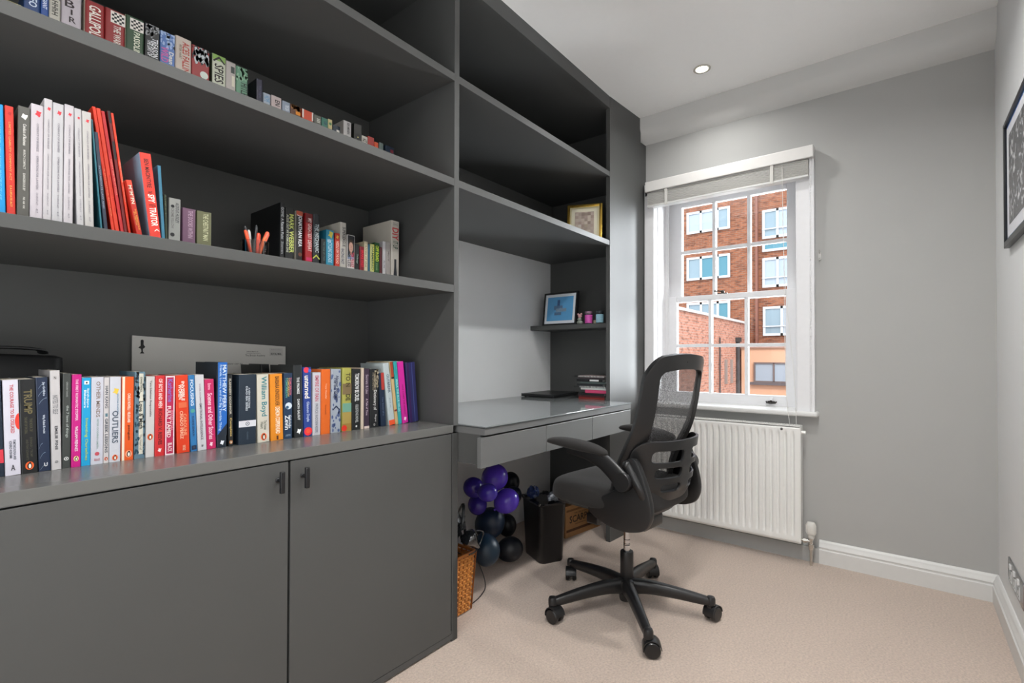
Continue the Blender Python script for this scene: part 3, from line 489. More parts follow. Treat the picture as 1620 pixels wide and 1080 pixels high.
(1,0.1798,1.360,0.0184,0.2348,0.180,0.0000,'#d0c9cf','wide white manual with red emblem beside the dark grey manual',[('x', 0.0766, 0.1, 0.34, '#d0303c'), ('t', 'CONDUCT OF BUSINESS', 0.1627, 0.4019, 0.05, 0.16, '#85818a', 0), ('t', 'OPERATIONS FOR LAWYERS', 0.4402, 0.7272, 0.05, 0.16, '#85818a', 0), ('t', 'E A UPDATE ACT', 0.7559, 0.8612, 0.05, 0.15, '#85818a', 0), ('t', '417', 0.8899, 0.9282, 0.05, 0.16, '#85818a', 0)],None),
(1,0.1959,1.360,0.0127,0.2526,0.180,0.0000,'#cdc8cc','tallest of the white manuals with a red heart-like emblem',[('x', 0.0768, 0.1, 0.3, '#d0303c'), ('t', 'CONDUCT OF BUSINESS', 0.1632, 0.4032, 0.05, 0.16, '#85818a', 0), ('t', 'OPERATIONS FOR LAWYERS', 0.4416, 0.7295, 0.05, 0.16, '#85818a', 0), ('t', 'E A UPDATE ACT', 0.7583, 0.8639, 0.05, 0.15, '#85818a', 0), ('t', '417', 0.8927, 0.9311, 0.05, 0.16, '#85818a', 0)],None),
(1,0.2112,1.360,0.0168,0.2497,0.180,0.0000,'#c9c7cb','white manual directly right of the tallest white manual',[('x', 0.0768, 0.1, 0.28, '#d0303c'), ('t', 'CONDUCT OF BUSINESS', 0.1631, 0.403, 0.05, 0.16, '#85818a', 0), ('t', 'OPERATIONS FOR LAWYERS', 0.4414, 0.7292, 0.05, 0.16, '#85818a', 0), ('t', 'E A UPDATE ACT', 0.758, 0.8635, 0.05, 0.15, '#85818a', 0), ('t', '417', 0.8923, 0.9307, 0.05, 0.16, '#85818a', 0)],None),
(1,0.2281,1.360,0.0149,0.2533,0.180,0.0000,'#cec8cd','white manual third from right among the white row',[('x', 0.0768, 0.1, 0.26, '#d0303c'), ('t', 'CONDUCT OF BUSINESS', 0.1632, 0.4032, 0.05, 0.16, '#85818a', 0), ('t', 'OPERATIONS FOR LAWYERS', 0.4416, 0.7296, 0.05, 0.16, '#85818a', 0), ('t', 'E A UPDATE ACT', 0.7584, 0.864, 0.05, 0.15, '#85818a', 0), ('t', '417', 0.8928, 0.9312, 0.05, 0.16, '#85818a', 0)],None),
(1,0.2480,1.360,0.0115,0.2511,0.180,-0.0254,'#c8c6c8','narrow white manual second from right in the white row',[('x', 0.0768, 0.1, 0.26, '#d0303c'), ('t', 'CONDUCT OF BUSINESS', 0.1631, 0.4031, 0.05, 0.16, '#85818a', 0), ('t', 'OPERATIONS FOR LAWYERS', 0.4415, 0.7294, 0.05, 0.16, '#85818a', 0), ('t', 'E A UPDATE ACT', 0.7582, 0.8637, 0.05, 0.15, '#85818a', 0), ('t', '417', 0.8925, 0.9309, 0.05, 0.16, '#85818a', 0)],None),
(1,0.2628,1.360,0.0152,0.2502,0.180,-0.0285,'#c9c5c2','last white manual beside the dark leaning pamphlets',[('x', 0.0768, 0.1, 0.26, '#d0303c'), ('t', 'CONDUCT OF BUSINESS', 0.1631, 0.403, 0.05, 0.16, '#85818a', 0), ('t', 'OPERATIONS FOR LAWYERS', 0.4414, 0.7293, 0.05, 0.16, '#85818a', 0), ('t', 'E A UPDATE ACT', 0.758, 0.8636, 0.05, 0.15, '#85818a', 0), ('t', '417', 0.8924, 0.9308, 0.05, 0.16, '#85818a', 0)],None),
(1,0.2844,1.365,0.0030,0.2400,0.200,-0.0789,'#2a6a78','thin teal pamphlet leaning left beside the white manuals',[],None),
(1,0.2923,1.365,0.0065,0.2151,0.200,-0.0916,'#2a3444','thin dark slate pamphlet leaning between teal and red ones',[('t', 'INTERMEDIATE LAW AND', 0.3319, 0.7586, 0, 0.4, '#8c94a4', 0)],None),
(1,0.3088,1.380,0.0061,0.2761,0.200,-0.1354,'#f0361a','first thin scarlet folder leaning left, leftmost of the scarlet set',[('t', 'A SOLICITOR AND FOR', 0.4743, 0.8538, 0.2, 0.3, '#f09060', 0)],None),
(1,0.3163,1.380,0.0077,0.2755,0.200,-0.1356,'#e8391e','second thin scarlet folder leaning left, next to the leftmost',[('t', 'RIGHTS AND ESTATES', 0.5217, 0.8062, 0.2, 0.3, '#c02010', 0)],None),
(1,0.3255,1.380,0.0063,0.2726,0.200,-0.1414,'#c8262a','third leaning folder, darker red than its scarlet neighbours',[('t', 'EQUITY AND TRUST CASES', 0.3792, 0.6636, 0.1, 0.4, '#e88a7a', 0)],None),
(1,0.3320,1.380,0.0058,0.2763,0.200,-0.1259,'#6b1418','fourth leaning folder with black and maroon striped top',[('b', 0.0, 0.0949, -0.5, 0.5, '#1e1416'), ('b', 0.2372, 0.3795, -0.5, 0.5, '#22181a')],None),
(1,0.3390,1.380,0.0045,0.2743,0.200,-0.1305,'#f23c22','fifth leaning scarlet folder, nearest the small red paperback',[('t', 'LEGAL PRACTICE CONVEYANCE', 0.3793, 0.7112, 0.15, 0.34, '#f6a68a', 0)],None),
(1,0.3533,1.365,0.0109,0.1281,0.110,-0.1765,'#c8281a','small red paperback with cream capitals under the leaning folders',[('b', 0.0, 0.1096, -0.5, 0.5, '#d84028'), ('t', 'M*M*FN', 0.0913, 0.4109, 0, 0.55, '#e8dcc8', 0), ('t', 'BAD BEHAVIOUR', 0.5022, 0.8674, 0.15, 0.25, '#e0a048', 0), ('t', 'IN DEPTH', 0.5478, 0.7761, -0.2, 0.22, '#e0a048', 0)],None),
(1,0.3851,1.370,0.0221,0.1994,0.125,-0.1138,'#f03a2c','thick leaning paperback with red spine and misty blue side cover',[('t', 'BEN MACINTYRE', 0.0657, 0.3944, 0.0, 0.34, '#4a1410', 0), ('t', 'THE', 0.432, 0.4601, 0, 0.3, '#4a1410', 0), ('t', 'SPY', 0.4695, 0.5634, 0.05, 0.5, '#fbeee4', 0), ('t', 'AND THE', 0.5822, 0.6104, 0.05, 0.5, '#4a1410', 0), ('t', 'TRAITOR', 0.6198, 0.8358, 0.05, 0.5, '#fbeee4', 0), ('v', 0.8921, 0.2, 0.26, '#fbeee4')],'#7d9bb0'),
(1,0.4097,1.400,0.0071,0.1888,0.120,-0.0598,'#3f86b4','curled blue paperback tucked right of the thick red-spined one',[],None),
(1,0.4642,1.560,0.0055,0.1664,0.110,-0.0346,'#35402c','dark green speckled small paperback on the middle shelf',[('m', 0.0, 0.3476, -0.5, 0.5, '#8c9068')],None),
(1,0.4812,1.560,0.0275,0.1615,0.120,0.0000,'#a4a5a0','light grey paperback left of the mauve one',[('t', 'ALDOUS HUXLEY', 0.0686, 0.4115, 0.22, 0.26, '#4c4d50', 0), ('t', 'CROME YELLOW', 0.1715, 0.5144, -0.2, 0.2, '#7c7a78', 0), ('o', 0.1372, -0.2, 0.16, '#26272a'), ('o', 0.6172, -0.2, 0.2, '#26272a')],'#7f807c'),
(1,0.5158,1.560,0.0326,0.1421,0.120,0.0000,'#77546c','mauve paperback between the grey and olive ones',[('t', 'THE DOORS WITHIN', 0.0386, 0.5788, 0.1, 0.3, '#c4a4b8', 0)],None),
(1,0.5539,1.560,0.0373,0.1421,0.120,0.0000,'#6f7050','olive green paperback at the left of the gap on the middle shelf',[('t', 'THE CHESTNUT MAN', 0.0386, 0.5788, 0.1, 0.3, '#cfd0a8', 0)],None),
(1,0.7899,1.580,0.0156,0.2296,0.210,0.0000,'#121416','tall black hardback with wide black side left of the dark sports books',[('t', 'GONE: A Racers Point', 0.0609, 0.5177, 0, 0.5, '#b4b6ba', 0), ('t', 'Steven', 0.5482, 0.7233, 0, 0.42, '#9a9ca0', 0)],None),
(1,0.8246,1.600,0.0313,0.2244,0.160,0.0000,'#1a1c1c','black hardback with bold yellow author capitals',[('t', 'MARK WEBBER', 0.0885, 0.664, 0.2, 0.42, '#d6e07a', 0), ('t', 'AUSSIE GRIT MY FORMULA ONE', 0.1033, 0.664, -0.26, 0.2, '#c8cabc', 0)],None),
(1,0.8586,1.600,0.0234,0.2218,0.160,0.0000,'#1f1d1c','black hardback with slanted white capitals and orange top',[('b', 0.0, 0.0735, -0.5, 0.5, '#a4482c'), ('t', 'JONATHAN REA', 0.0588, 0.5436, 0, 0.6, '#e8eaec', 0), ('o', 0.6612, 0.1, 0.3, '#6c3c2c')],'#d0cabc'),
(1,0.8925,1.600,0.0263,0.2214,0.150,0.0000,'#a81e24','dark red hardback among the black sports books',[('b', 0.0, 0.1468, -0.5, 0.5, '#6a1a1c'), ('t', 'MY GREATEST DEFEAT', 0.0734, 0.5873, 0.1, 0.44, '#e2c8c4', 0), ('b', 0.6828, 0.7341, -0.4, 0.5, '#c8245c')],None),
(1,0.9196,1.600,0.0250,0.2249,0.150,0.0000,'#23272c','slate black hardback with a yellow chevron low on its spine',[('t', 'THE MECHANIC', 0.1477, 0.5907, 0.12, 0.44, '#c9d6da', 0), ('t', 'THE SECRET WORLD OF', 0.1846, 0.5168, -0.25, 0.2, '#8a969c', 0), ('v', 0.6866, 0, 0.6, '#c8d050')],None),
(1,0.9473,1.600,0.0184,0.1441,0.120,0.0000,'#22282a','short thin black paperback left of the sun-marked blue one',[('t', 'THE TALE OF TWO', 0.0592, 0.5325, 0.1, 0.3, '#5c7470', 0)],None),
(1,0.9722,1.600,0.0297,0.1804,0.130,0.0000,'#2f8cba','blue paperback with a yellow sun emblem at top',[('x', 0.0876, 0.1, 0.4, '#d8c850'), ('t', 'le tour', 0.1887, 0.2426, 0, 0.6, '#cfe6f0', 0), ('t', 'CYCLING DECADE', 0.2426, 0.6401, 0, 0.42, '#b8dcea', 0)],None),
(1,1.0017,1.600,0.0193,0.1749,0.130,0.0000,'#d03424','thin red paperback right of the blue sun-marked one',[('x', 0.0796, 0, 0.34, '#e8b048'), ('t', 'NEEDLE ON THE ROAD', 0.1659, 0.6304, 0, 0.44, '#f0c8b8', 0)],None),
(1,1.0253,1.600,0.0259,0.2189,0.170,0.0000,'#c9c4bb','tall pale grey hardback with rounded spine and side cover in view',[('t', 'SUPERLEAGUE', 0.0731, 0.4021, 0.1, 0.4, '#3c3c40', 0), ('t', 'RACING FAST', 0.4387, 0.6946, -0.1, 0.4, '#4a4c60', 0)],'#d5d0c4'),
(1,1.0570,1.600,0.0320,0.1788,0.140,0.0000,'#ddd8d4','white paperback with a small portrait photograph on its upper spine',[('face', 0, 0.46), ('t', 'TIM PEAKE', 0.3488, 0.6574, 0.2, 0.4, '#b8344c', 0), ('t', 'LIMITLESS', 0.3488, 0.6574, -0.22, 0.34, '#34383e', 0)],None),
(1,1.0840,1.600,0.0164,0.1508,0.120,0.0000,'#1c2020','short thin black paperback right of the portrait spine',[('t', 'Trilogy', 0.2439, 0.4879, 0, 0.4, '#9ab0a4', 0)],None),
(1,1.1046,1.600,0.0194,0.1450,0.120,0.0000,'#7a1a26','short crimson and black paperback before the pale yellow one',[('t', 'BRAKE FAST', 0.0891, 0.5347, 0.1, 0.5, '#e02a40', 0)],None),
(1,1.1229,1.600,0.0155,0.1675,0.120,0.0000,'#dccfa0','short pale yellow thin paperback on the middle shelf',[('t', 'Lives of the', 0.0973, 0.5838, 0, 0.4, '#6a6448', 0)],None),
(1,1.1362,1.600,0.0100,0.1603,0.120,0.0000,'#2a5a70','very thin petrol blue spine between pale and bright yellow ones',[],None),
(1,1.1508,1.600,0.0182,0.1629,0.120,0.0000,'#c8cc78','short yellow-green striped paperback on the middle shelf',[('t', 'HAMMERED', 0.0639, 0.6068, 0.1, 0.5, '#3a5c40', 0), ('b', 0.0, 0.6387, 0.36, 0.5, '#e0d020')],None),
(1,1.1731,1.600,0.0229,0.1718,0.120,0.0000,'#23502c','short dark green paperback with lime capitals',[('t', 'OFF ROAD', 0.0657, 0.4274, 0, 0.5, '#c4d838', 0), ('t', 'travels', 0.4602, 0.6246, 0, 0.4, '#7ca06c', 0)],None),
(1,1.1917,1.600,0.0107,0.1579,0.120,0.0000,'#5a2a2e','thin maroon booklet right of the dark green paperback',[],None),
(1,1.2070,1.600,0.0139,0.1830,0.120,0.0000,'#dedbdd','thin white booklet left of the tall white tool-pattern book',[('t', 'the idea', 0.407, 0.5766, 0, 0.4, '#66686c', 0)],None),
(1,1.2259,1.600,0.0202,0.1839,0.120,0.0000,'#a8a29e','thin grey booklet pressed against the tall white tool-pattern book',[('t', 'Maps of', 0.204, 0.408, 0, 0.3, '#5c5856', 0)],None),
(1,1.2605,1.600,0.0397,0.2754,0.190,0.0000,'#d2ccc2','tall white hardback with red capitals and paintbrush, last on middle shelf',[('t', 'CARS', 0.0236, 0.0708, 0, 0.5, '#8c8a8a', 0), ('t', 'DIY', 0.1022, 0.2831, 0, 0.66, '#c23238', 0), ('t', 'IT UP', 0.2988, 0.4089, 0, 0.5, '#2a4a3c', 0), ('brush', 0.4403, 0.7627, '#33353c')],'#cdc7bb'),
(2,0.1703,1.600,0.0278,0.1420,0.150,0.0000,'#b09a58','ochre yellow hardback at the left start of the top shelf',[('b', 0.075, 0.12, -0.3, 0.3, '#d8c890')],None),
(2,0.2002,1.600,0.0289,0.1858,0.150,0.0000,'#143a70','dark blue hardback with large white capitals on the top shelf',[('t', 'LEO', 0.0451, 0.1939, 0.05, 0.42, '#c9d8ec', 0)],None),
(2,0.2221,1.600,0.0139,0.1850,0.150,0.0000,'#1c4890','slim royal blue hardback beside the wider dark blue one',[('t', 'GIANT', 0.0222, 0.1555, 0, 0.5, '#d0dcf0', 0)],None),
(2,0.2400,1.600,0.0209,0.1906,0.150,0.0000,'#c9c5ba','cream hardback with short black strokes on the top shelf',[('t', 'HHhH', 0.0245, 0.2084, 0, 0.46, '#33332f', 0)],None),
(2,0.2703,1.600,0.0374,0.2360,0.155,0.0000,'#c9c0c8','broad pale pink-grey hardback with slender black capitals',[('u', 'B', 0.1405, 0.2186, -0.1, 0.5, '#2c2024'), ('u', 'I', 0.2342, 0.2888, 0.0, 0.1, '#2c2024'), ('u', 'R', 0.3122, 0.3708, 0.05, 0.36, '#2c2024')],None),
(2,0.3152,1.600,0.0391,0.2240,0.155,0.0000,'#8c1d20','broad dark red hardback with tall white capitals, left of the plainer red one',[('t', 'GALLIPOLI', 0.0429, 0.3932, 0.0, 0.5, '#e4dcd4', 0)],'#cfc4b0'),
(2,0.3561,1.600,0.0412,0.2257,0.150,0.0000,'#8b2426','dark red hardback with a chequered white square, beside the green one',[('chk', 0.0797, 0.14, 0.38, '#ddd8d2'), ('t', 'THE WAR', 0.1667, 0.3804, 0.1, 0.3, '#d8cfc8', 0)],None),
(2,0.3982,1.600,0.0403,0.2303,0.150,0.0000,'#27452c','dark green hardback with a chequered white square',[('chk', 0.0825, 0.1, 0.38, '#ddd8d2'), ('t', 'PASSOLINI', 0.1651, 0.4314, 0.1, 0.28, '#d8dcc8', 0)],'#cbc2ac'),
(2,0.4369,1.600,0.0332,0.2306,0.140,0.0000,'#1e1f22','black and white photographic spine on the top shelf',[('m', 0.0, 0.1503, -0.5, 0.5, '#9a9ca0'), ('t', 'TREASON', 0.1503, 0.3758, 0.2, 0.34, '#d8dade', 0), ('t', 'THE DAY OF', 0.1879, 0.3758, -0.18, 0.28, '#d8dade', 0)],None),
(2,0.4726,1.600,0.0352,0.2282,0.130,0.0000,'#4a6ca8','mid-blue cloudy spine with pink lettering on the top shelf',[('m', 0.0, 0.1847, -0.5, 0.5, '#9ab0d4'), ('t', 'WILD', 0.1847, 0.3695, -0.2, 0.4, '#c85a9a', 0), ('t', 'Dean', 0.2217, 0.3695, 0.25, 0.26, '#d8d8d0', 0)],None),
(2,0.5111,1.600,0.0405,0.2337,0.140,0.0000,'#cdbfa4','cream hardback with bold red capitals on the top shelf',[('t', 'ACES FALLING', 0.0461, 0.461, 0.15, 0.36, '#a83228', 0), ('t', 'PETER HART', 0.096, 0.2689, -0.2, 0.12, '#6c5c4c', 0)],None),
(2,0.5552,1.600,0.0459,0.2275,0.140,0.0000,'#8f1e20','paperback with black and white photo top and red lower spine',[('m', 0.0, 0.1837, -0.5, 0.5, '#1c1d20'), ('m', 0.0184, 0.1837, -0.3, 0.4, '#b4bcc0'), ('o', 0.338, 0.2, 0.24, '#c9d0c8')],None),
(2,0.6042,1.600,0.0369,0.2280,0.140,0.0000,'#c9cdb8','white and lime paperback with slanted black capitals',[('b', 0.0, 0.0738, -0.5, 0.5, '#7da050'), ('t', 'SPIES', 0.118, 0.3614, 0, 0.56, '#241c1c', 0), ('v', 0.0885, 0.0, 0.5, '#241c1c')],'#39503a'),
(2,0.6374,1.600,0.0277,0.2239,0.130,0.0000,'#b9b29e','beige paperback with a small dark photograph on the top shelf',[('b', 0.0536, 0.1429, 0, 0.4, '#3c4440'), ('b', 0.1786, 0.3215, 0.1, 0.4, '#d0cbb8')],None),
(2,0.6699,1.600,0.0350,0.2222,0.140,0.0000,'#5d8a70','sage green hardback left of the dark violet book',[('m', 0.0, 0.1762, -0.5, 0.5, '#84ac8e'), ('t', 'HITLER', 0.2115, 0.423, 0.2, 0.5, '#1e3026', 0)],None),
(2,0.7234,1.600,0.0197,0.2095,0.170,0.0000,'#26263a','dark violet hardback turned to show its dark side cover',[('t', 'The Night', 0.0939, 0.2817, 0, 0.3, '#4a4a62', 0)],'#1b1c22'),
(2,0.7558,1.620,0.0240,0.1845,0.120,0.0000,'#b6c2d0','short pale blue and white spine right of the violet hardback',[('t', 'HOPE', 0.0412, 0.1484, 0, 0.6, '#6c9cc0', 0)],None),
(2,0.7867,1.620,0.0336,0.1875,0.120,0.0000,'#cdbbaa','short peach cream paperback with black letters on the top shelf',[('t', 'EN', 0.0625, 0.1607, 0.1, 0.4, '#2c2a2a', 0)],None),
(2,0.8199,1.620,0.0268,0.1837,0.120,0.0000,'#8d98a8','short grey-blue paperback left of the brown and orange one',[('t', 'THE SEA', 0.0565, 0.1613, 0.1, 0.4, '#dfe4ea', 0)],None),
(2,0.8525,1.620,0.0357,0.1846,0.120,0.0000,'#5a3620','short brown paperback with an orange foot on the top shelf',[('m', 0.0, 0.0827, -0.5, 0.5, '#a06a38'), ('b', 0.1026, 0.1655, 0.0, 0.5, '#e08a20')],None),
(2,0.8958,1.620,0.0418,0.1836,0.120,0.0000,'#d8431f','short orange-red paperback edged in white on the top shelf',[('b', 0.0, 0.1612, -0.5, -0.34, '#dcd4cc'), ('b', 0.0, 0.1612, 0.38, 0.5, '#dcd4cc')],None),
(2,0.9335,1.620,0.0279,0.1812,0.120,0.0000,'#56584f','short grey-green paperback right of the orange-red one',[('t', 'III', 0.06, 0.135, 0.1, 0.4, '#c4c4b8', 0)],None),
(2,0.9612,1.620,0.0246,0.1821,0.120,0.0000,'#33705f','short teal green paperback with tiny lettering on the top shelf',[('t', 'G8', 0.0617, 0.1234, 0.1, 0.4, '#1c3c58', 0)],None),
(2,0.9823,1.620,0.0166,0.1856,0.120,0.0000,'#cfc07c','short yellow patterned paperback beside the teal green one',[('o', 0.085, 0, 0.34, '#4c7a48')],None),
(2,1.0077,1.620,0.0301,0.1724,0.120,0.0000,'#1d2a38','short navy paperback with white label low on the right',[('b', 0.0825, 0.15, -0.0, 0.4, '#d8d4cc')],None),
(2,1.0401,1.600,0.0336,0.1941,0.160,0.0000,'#b9b6b4','taller white hardback showing its pale side on the top shelf',[('t', 'BEN MIRREN', 0.0258, 0.2326, 0.1, 0.26, '#2c2a2c', 0)],'#9c9894'),
(2,1.0840,1.600,0.0329,0.1991,0.140,0.0000,'#22221e','black paperback with a stylised yellow and black portrait in a beret',[('beret',)],None),
(2,1.1146,1.600,0.0258,0.1656,0.120,0.0000,'#c9c2b8','short white paperback with slanted black letters near the beret spine',[('t', 'AZ', 0.0525, 0.135, 0, 0.6, '#2a2a2a', 0)],None),
(2,1.1430,1.600,0.0288,0.1729,0.120,0.0000,'#9c2a22','short dark red paperback on the right part of the top shelf',[],None),
(2,1.1674,1.600,0.0188,0.1610,0.120,0.0000,'#d84a20','small bright orange spine beside the short dark red paperback',[],None),
(2,1.1906,1.600,0.0194,0.1665,0.120,0.0000,'#5e6c68','small grey-teal spine right of the bright orange one',[],None),
(2,1.2318,1.600,0.0417,0.1654,0.120,0.0000,'#15283c','short dark navy paperback last on the right of the top shelf',[('b', 0.06, 0.135, 0.05, 0.4, '#7c2a34')],None),
]
# ------------------------------------------------------------------ books
ZT = [.8032, 1.3282, 1.7292]
GRP = ['books standing on the cabinet top', 'books on the middle shelf', 'books on the top shelf']
def emblem(poly, y=0): pass
def flat(parent, name, polys, colour, lay, rough=.5):
    """polys: list of [(x,z)...] on the spine plane"""
    bm = bmesh.new(); y = -.00025-.00012*lay
    for p in polys:
        try: bm.faces.new([bm.verts.new((a, y, c)) for a, c in p])
        except ValueError: pass
    me = bpy.data.meshes.new(name); bm.to_mesh(me); bm.free(); return link(name, me, mat(colour, rough), parent)
def ell(cx, cz, rx, rz, n=18, a0=0, a1=2*PI): return [(cx+rx*math.cos(a0+(a1-a0)*i/n), cz+rz*math.sin(a0+(a1-a0)*i/n)) for i in range(n+(0 if a1-a0 > 6.2 else 1))]
def decorate(root, w, h, dec, rnd):
    Z = lambda s: h*(1-s)
    X = lambda c: c*w
    for lay, d in enumerate(dec):
        k = d[0]
        if k == 't':
            _, s, a, z, c_, hh, colr, sk = d; z = min(z, .985) if sk != 9 else z
            text_on(root, s, (X(c_), -.0004-.00012*lay, Z((a+z)/2)), (0, 0, -1), (1, 0, 0), h*(z-a), w*min(hh*1.25, .8), colr, 'spine_title', .018)
        elif k == 'u':
            _, s, a, z, c_, ww, colr = d
            text_on(root, s, (X(c_), -.0004-.00012*lay, Z((a+z)/2)), (1, 0, 0), (0, 0, 1), w*ww, h*(z-a), colr, 'spine_title')
        elif k == 'b':
            _, a, z, c0, c1, colr = d
            flat(root, 'spine_band', [[(X(c0), Z(z)), (X(c1), Z(z)), (X(c1), Z(a)), (X(c0), Z(a))]], colr, lay)
        elif k == 'o': flat(root, 'spine_emblem', [ell(X(d[2]), Z(d[1]), w*d[3], w*d[3]*1.0)], d[4], lay)
        elif k == 'r':
            r = w*d[3]; cx, cz = X(d[2]), Z(d[1]); P = []
            for i in range(16):
                a, b_ = 2*PI*i/16, 2*PI*(i+1)/16
                P.append([(cx+r*math.cos(a), cz+r*math.sin(a)), (cx+r*math.cos(b_), cz+r*math.sin(b_)), (cx+r*.7*math.cos(b_), cz+r*.7*math.sin(b_)), (cx+r*.7*math.cos(a), cz+r*.7*math.sin(a))])
            P.append(ell(cx, cz, r*.3, r*.3, 8)); flat(root, 'publisher_emblem', P, d[4], lay)
        elif k == 'x':
            r = w*d[3]; cx, cz = X(d[2]), Z(d[1]); n = 9
            flat(root, 'spine_emblem', [[(cx+r*(1 if i % 2 else .45+.3*rnd.random())*math.cos(2*PI*i/n), cz+r*1.2*(1 if i % 2 else .5+.3*rnd.random())*math.sin(2*PI*i/n)) for i in range(n)]], d[4], lay)
        elif k == 'p':
            r = w*d[3]; cx, cz = X(d[2]), Z(d[1])
            o = flat(root, 'publisher_emblem', [ell(cx, cz, r, r*1.3)], d[4], lay)
            f1 = flat(o, 'bird_body', [ell(cx, cz-r*.1, r*.55, r*.95)] + [ell(cx+r*.1, cz+r*.8, r*.3, r*.3, 10)], '#191613', lay+1)
            flat(o, 'bird_belly', [ell(cx+r*.05, cz-r*.15, r*.3, r*.7)], '#f2ece2', lay+2)
        elif k == 'h': flat(root, 'spine_emblem', [ell(X(.5), Z(d[1]), w*.28, h*.085, 14, PI/2, 3*PI/2)], d[5], lay)
        elif k == 'k':
            P = []; c0, c1 = d[2], d[3]
            for i in range(6):
                t, u = i/6, (i+1)/6; z0 = Z(d[1]+.06*t*t+.02); z1 = Z(d[1]+.06*u*u+.02)
                P.append([(X(c1+(c0-c1)*t), z0), (X(c1+(c0-c1)*u), z1), (X(c1+(c0-c1)*u), z1-.0007), (X(c1+(c0-c1)*t), z0-.0007)])
            flat(root, 'spine_streak', P, d[4], lay)
        elif k == 'v':
            r = w*d[3]; cx, cz = X(d[2]), Z(d[1]); t = r*.3
            flat(root, 'spine_emblem', [[(cx-r, cz), (cx, cz+r), (cx, cz+r-t*1.4), (cx-r+t*.8, cz-t*.4)], [(cx, cz+r), (cx+r, cz), (cx+r-t*.8, cz-t*.4), (cx, cz+r-t*1.4)]], d[4], lay)
        elif k == 'm':
            P = []
            for i in range(26):
                cx = X(d[3]+(d[4]-d[3])*rnd.random()); cz = Z(d[1]+(d[2]-d[1])*rnd.random()); rr = w*(.05+.1*rnd.random()); n = 7
                pl = [(min(w/2, max(-w/2, cx+rr*(.6+.6*rnd.random())*math.cos(2*PI*q/n))), min(h, max(0, cz+rr*1.8*(.6+.6*rnd.random())*math.sin(2*PI*q/n)))) for q in range(n)]
                P.append(pl)
            flat(root, 'spine_picture', P, d[5], lay)
        elif k == 'tri': flat(root, 'spine_band', [[(X(-.5), Z(.86)), (X(.5), Z(.86)), (X(.5), Z(.72))]], d[3], lay)
        elif k == 's':
            cx, cz, r = X(d[2]), Z(d[1]), w*d[3]
            flat(root, 'publisher_emblem', [[(cx-r, cz-r), (cx+r, cz-r), (cx+r, cz+r), (cx-r, cz+r)]], d[5], lay); flat(root, 'publisher_mark', [ell(cx, cz, r*.4, r*.6, 8)], '#3a4450', lay+1)
        elif k == 'chk':
            cx, cz, r = X(d[2]), Z(d[1]), w*d[3]; o = flat(root, 'spine_emblem', [[(cx-r, cz-r), (cx+r, cz-r), (cx+r, cz+r), (cx-r, cz+r)]], d[4], lay); P = []
            for i in range(5):
                for j in range(5):
                    if (i+j) % 2: x0 = cx-r*.85+i*r*.34; z0 = cz-r*.85+j*r*.34; P.append([(x0, z0), (x0+r*.34, z0), (x0+r*.34, z0+r*.34), (x0, z0+r*.34)])
            flat(o, 'chequer', P, '#1c1c1e', lay+1)
        elif k == 'face':
            bg_ = flat(root, 'portrait_photo', [[(X(-.45), Z(.5)), (X(.45), Z(.5)), (X(.45), Z(.01)), (X(-.45), Z(.01))]], '#26282c', lay)
            cx, cz = 0, Z(.24); flat(bg_, 'shirt', [ell(cx, Z(.5), X(.44), h*.12, 14, 0, PI)], '#8fa0c0', lay+1); flat(bg_, 'neck', [[(cx-w*.12, Z(.42)), (cx+w*.12, Z(.42)), (cx+w*.12, Z(.3)), (cx-w*.12, Z(.3))]], '#a87c68', lay+2)
            flat(bg_, 'hair', [ell(cx, cz+h*.02, w*.33, h*.125)], '#4a3628', lay+2); flat(bg_, 'face', [ell(cx, cz-h*.01, w*.28, h*.105)], '#c09684', lay+3)
            flat(bg_, 'features', [ell(cx-w*.11, cz+h*.015, w*.045, w*.022, 8), ell(cx+w*.11, cz+h*.015, w*.045, w*.022, 8), ell(cx, cz-h*.055, w*.09, w*.02, 8), [(cx-w*.03, cz-h*.025), (cx+w*.04, cz-h*.025), (cx, cz+h*.01)]], '#6a4438', lay+4)
        elif k == 'brush': flat(root, 'paintbrush_picture', [[(X(-.14), Z(.56)), (X(.14), Z(.56)), (X(.14), Z(.68)), (X(.22), Z(.78)), (X(.22), Z(.88)), (X(.08), Z(.97)), (X(-.08), Z(.97)), (X(-.22), Z(.88)), (X(-.22), Z(.78)), (X(-.14), Z(.68))]], d[3], lay)
        elif k == 'beret':
            o = flat(root, 'spine_picture', [ell(0, Z(.33), w*.3, h*.16)], '#cfc77a', lay); flat(o, 'beret', [ell(0, Z(.24), w*.38, h*.07)], '#1a1a18', lay+1); flat(o, 'beret_star', [ell(0, Z(.24), w*.07, w*.07, 6)], '#e0d880', lay+2)
            flat(o, 'features', [ell(-w*.1, Z(.34), w*.06, w*.04, 8), ell(w*.12, Z(.34), w*.06, w*.04, 8), ell(0, Z(.43), w*.14, w*.03, 8), ell(w*.25, Z(.4), w*.1, h*.07, 8)], '#22221c', lay+2)
def tone(h):
    v = [int(h[i:i+2], 16)*(.92 if int(h[i:i+2], 16) > 170 else 1) for i in (1, 3, 5)]; return '#%02x%02x%02x' % tuple(int(x) for x in v)
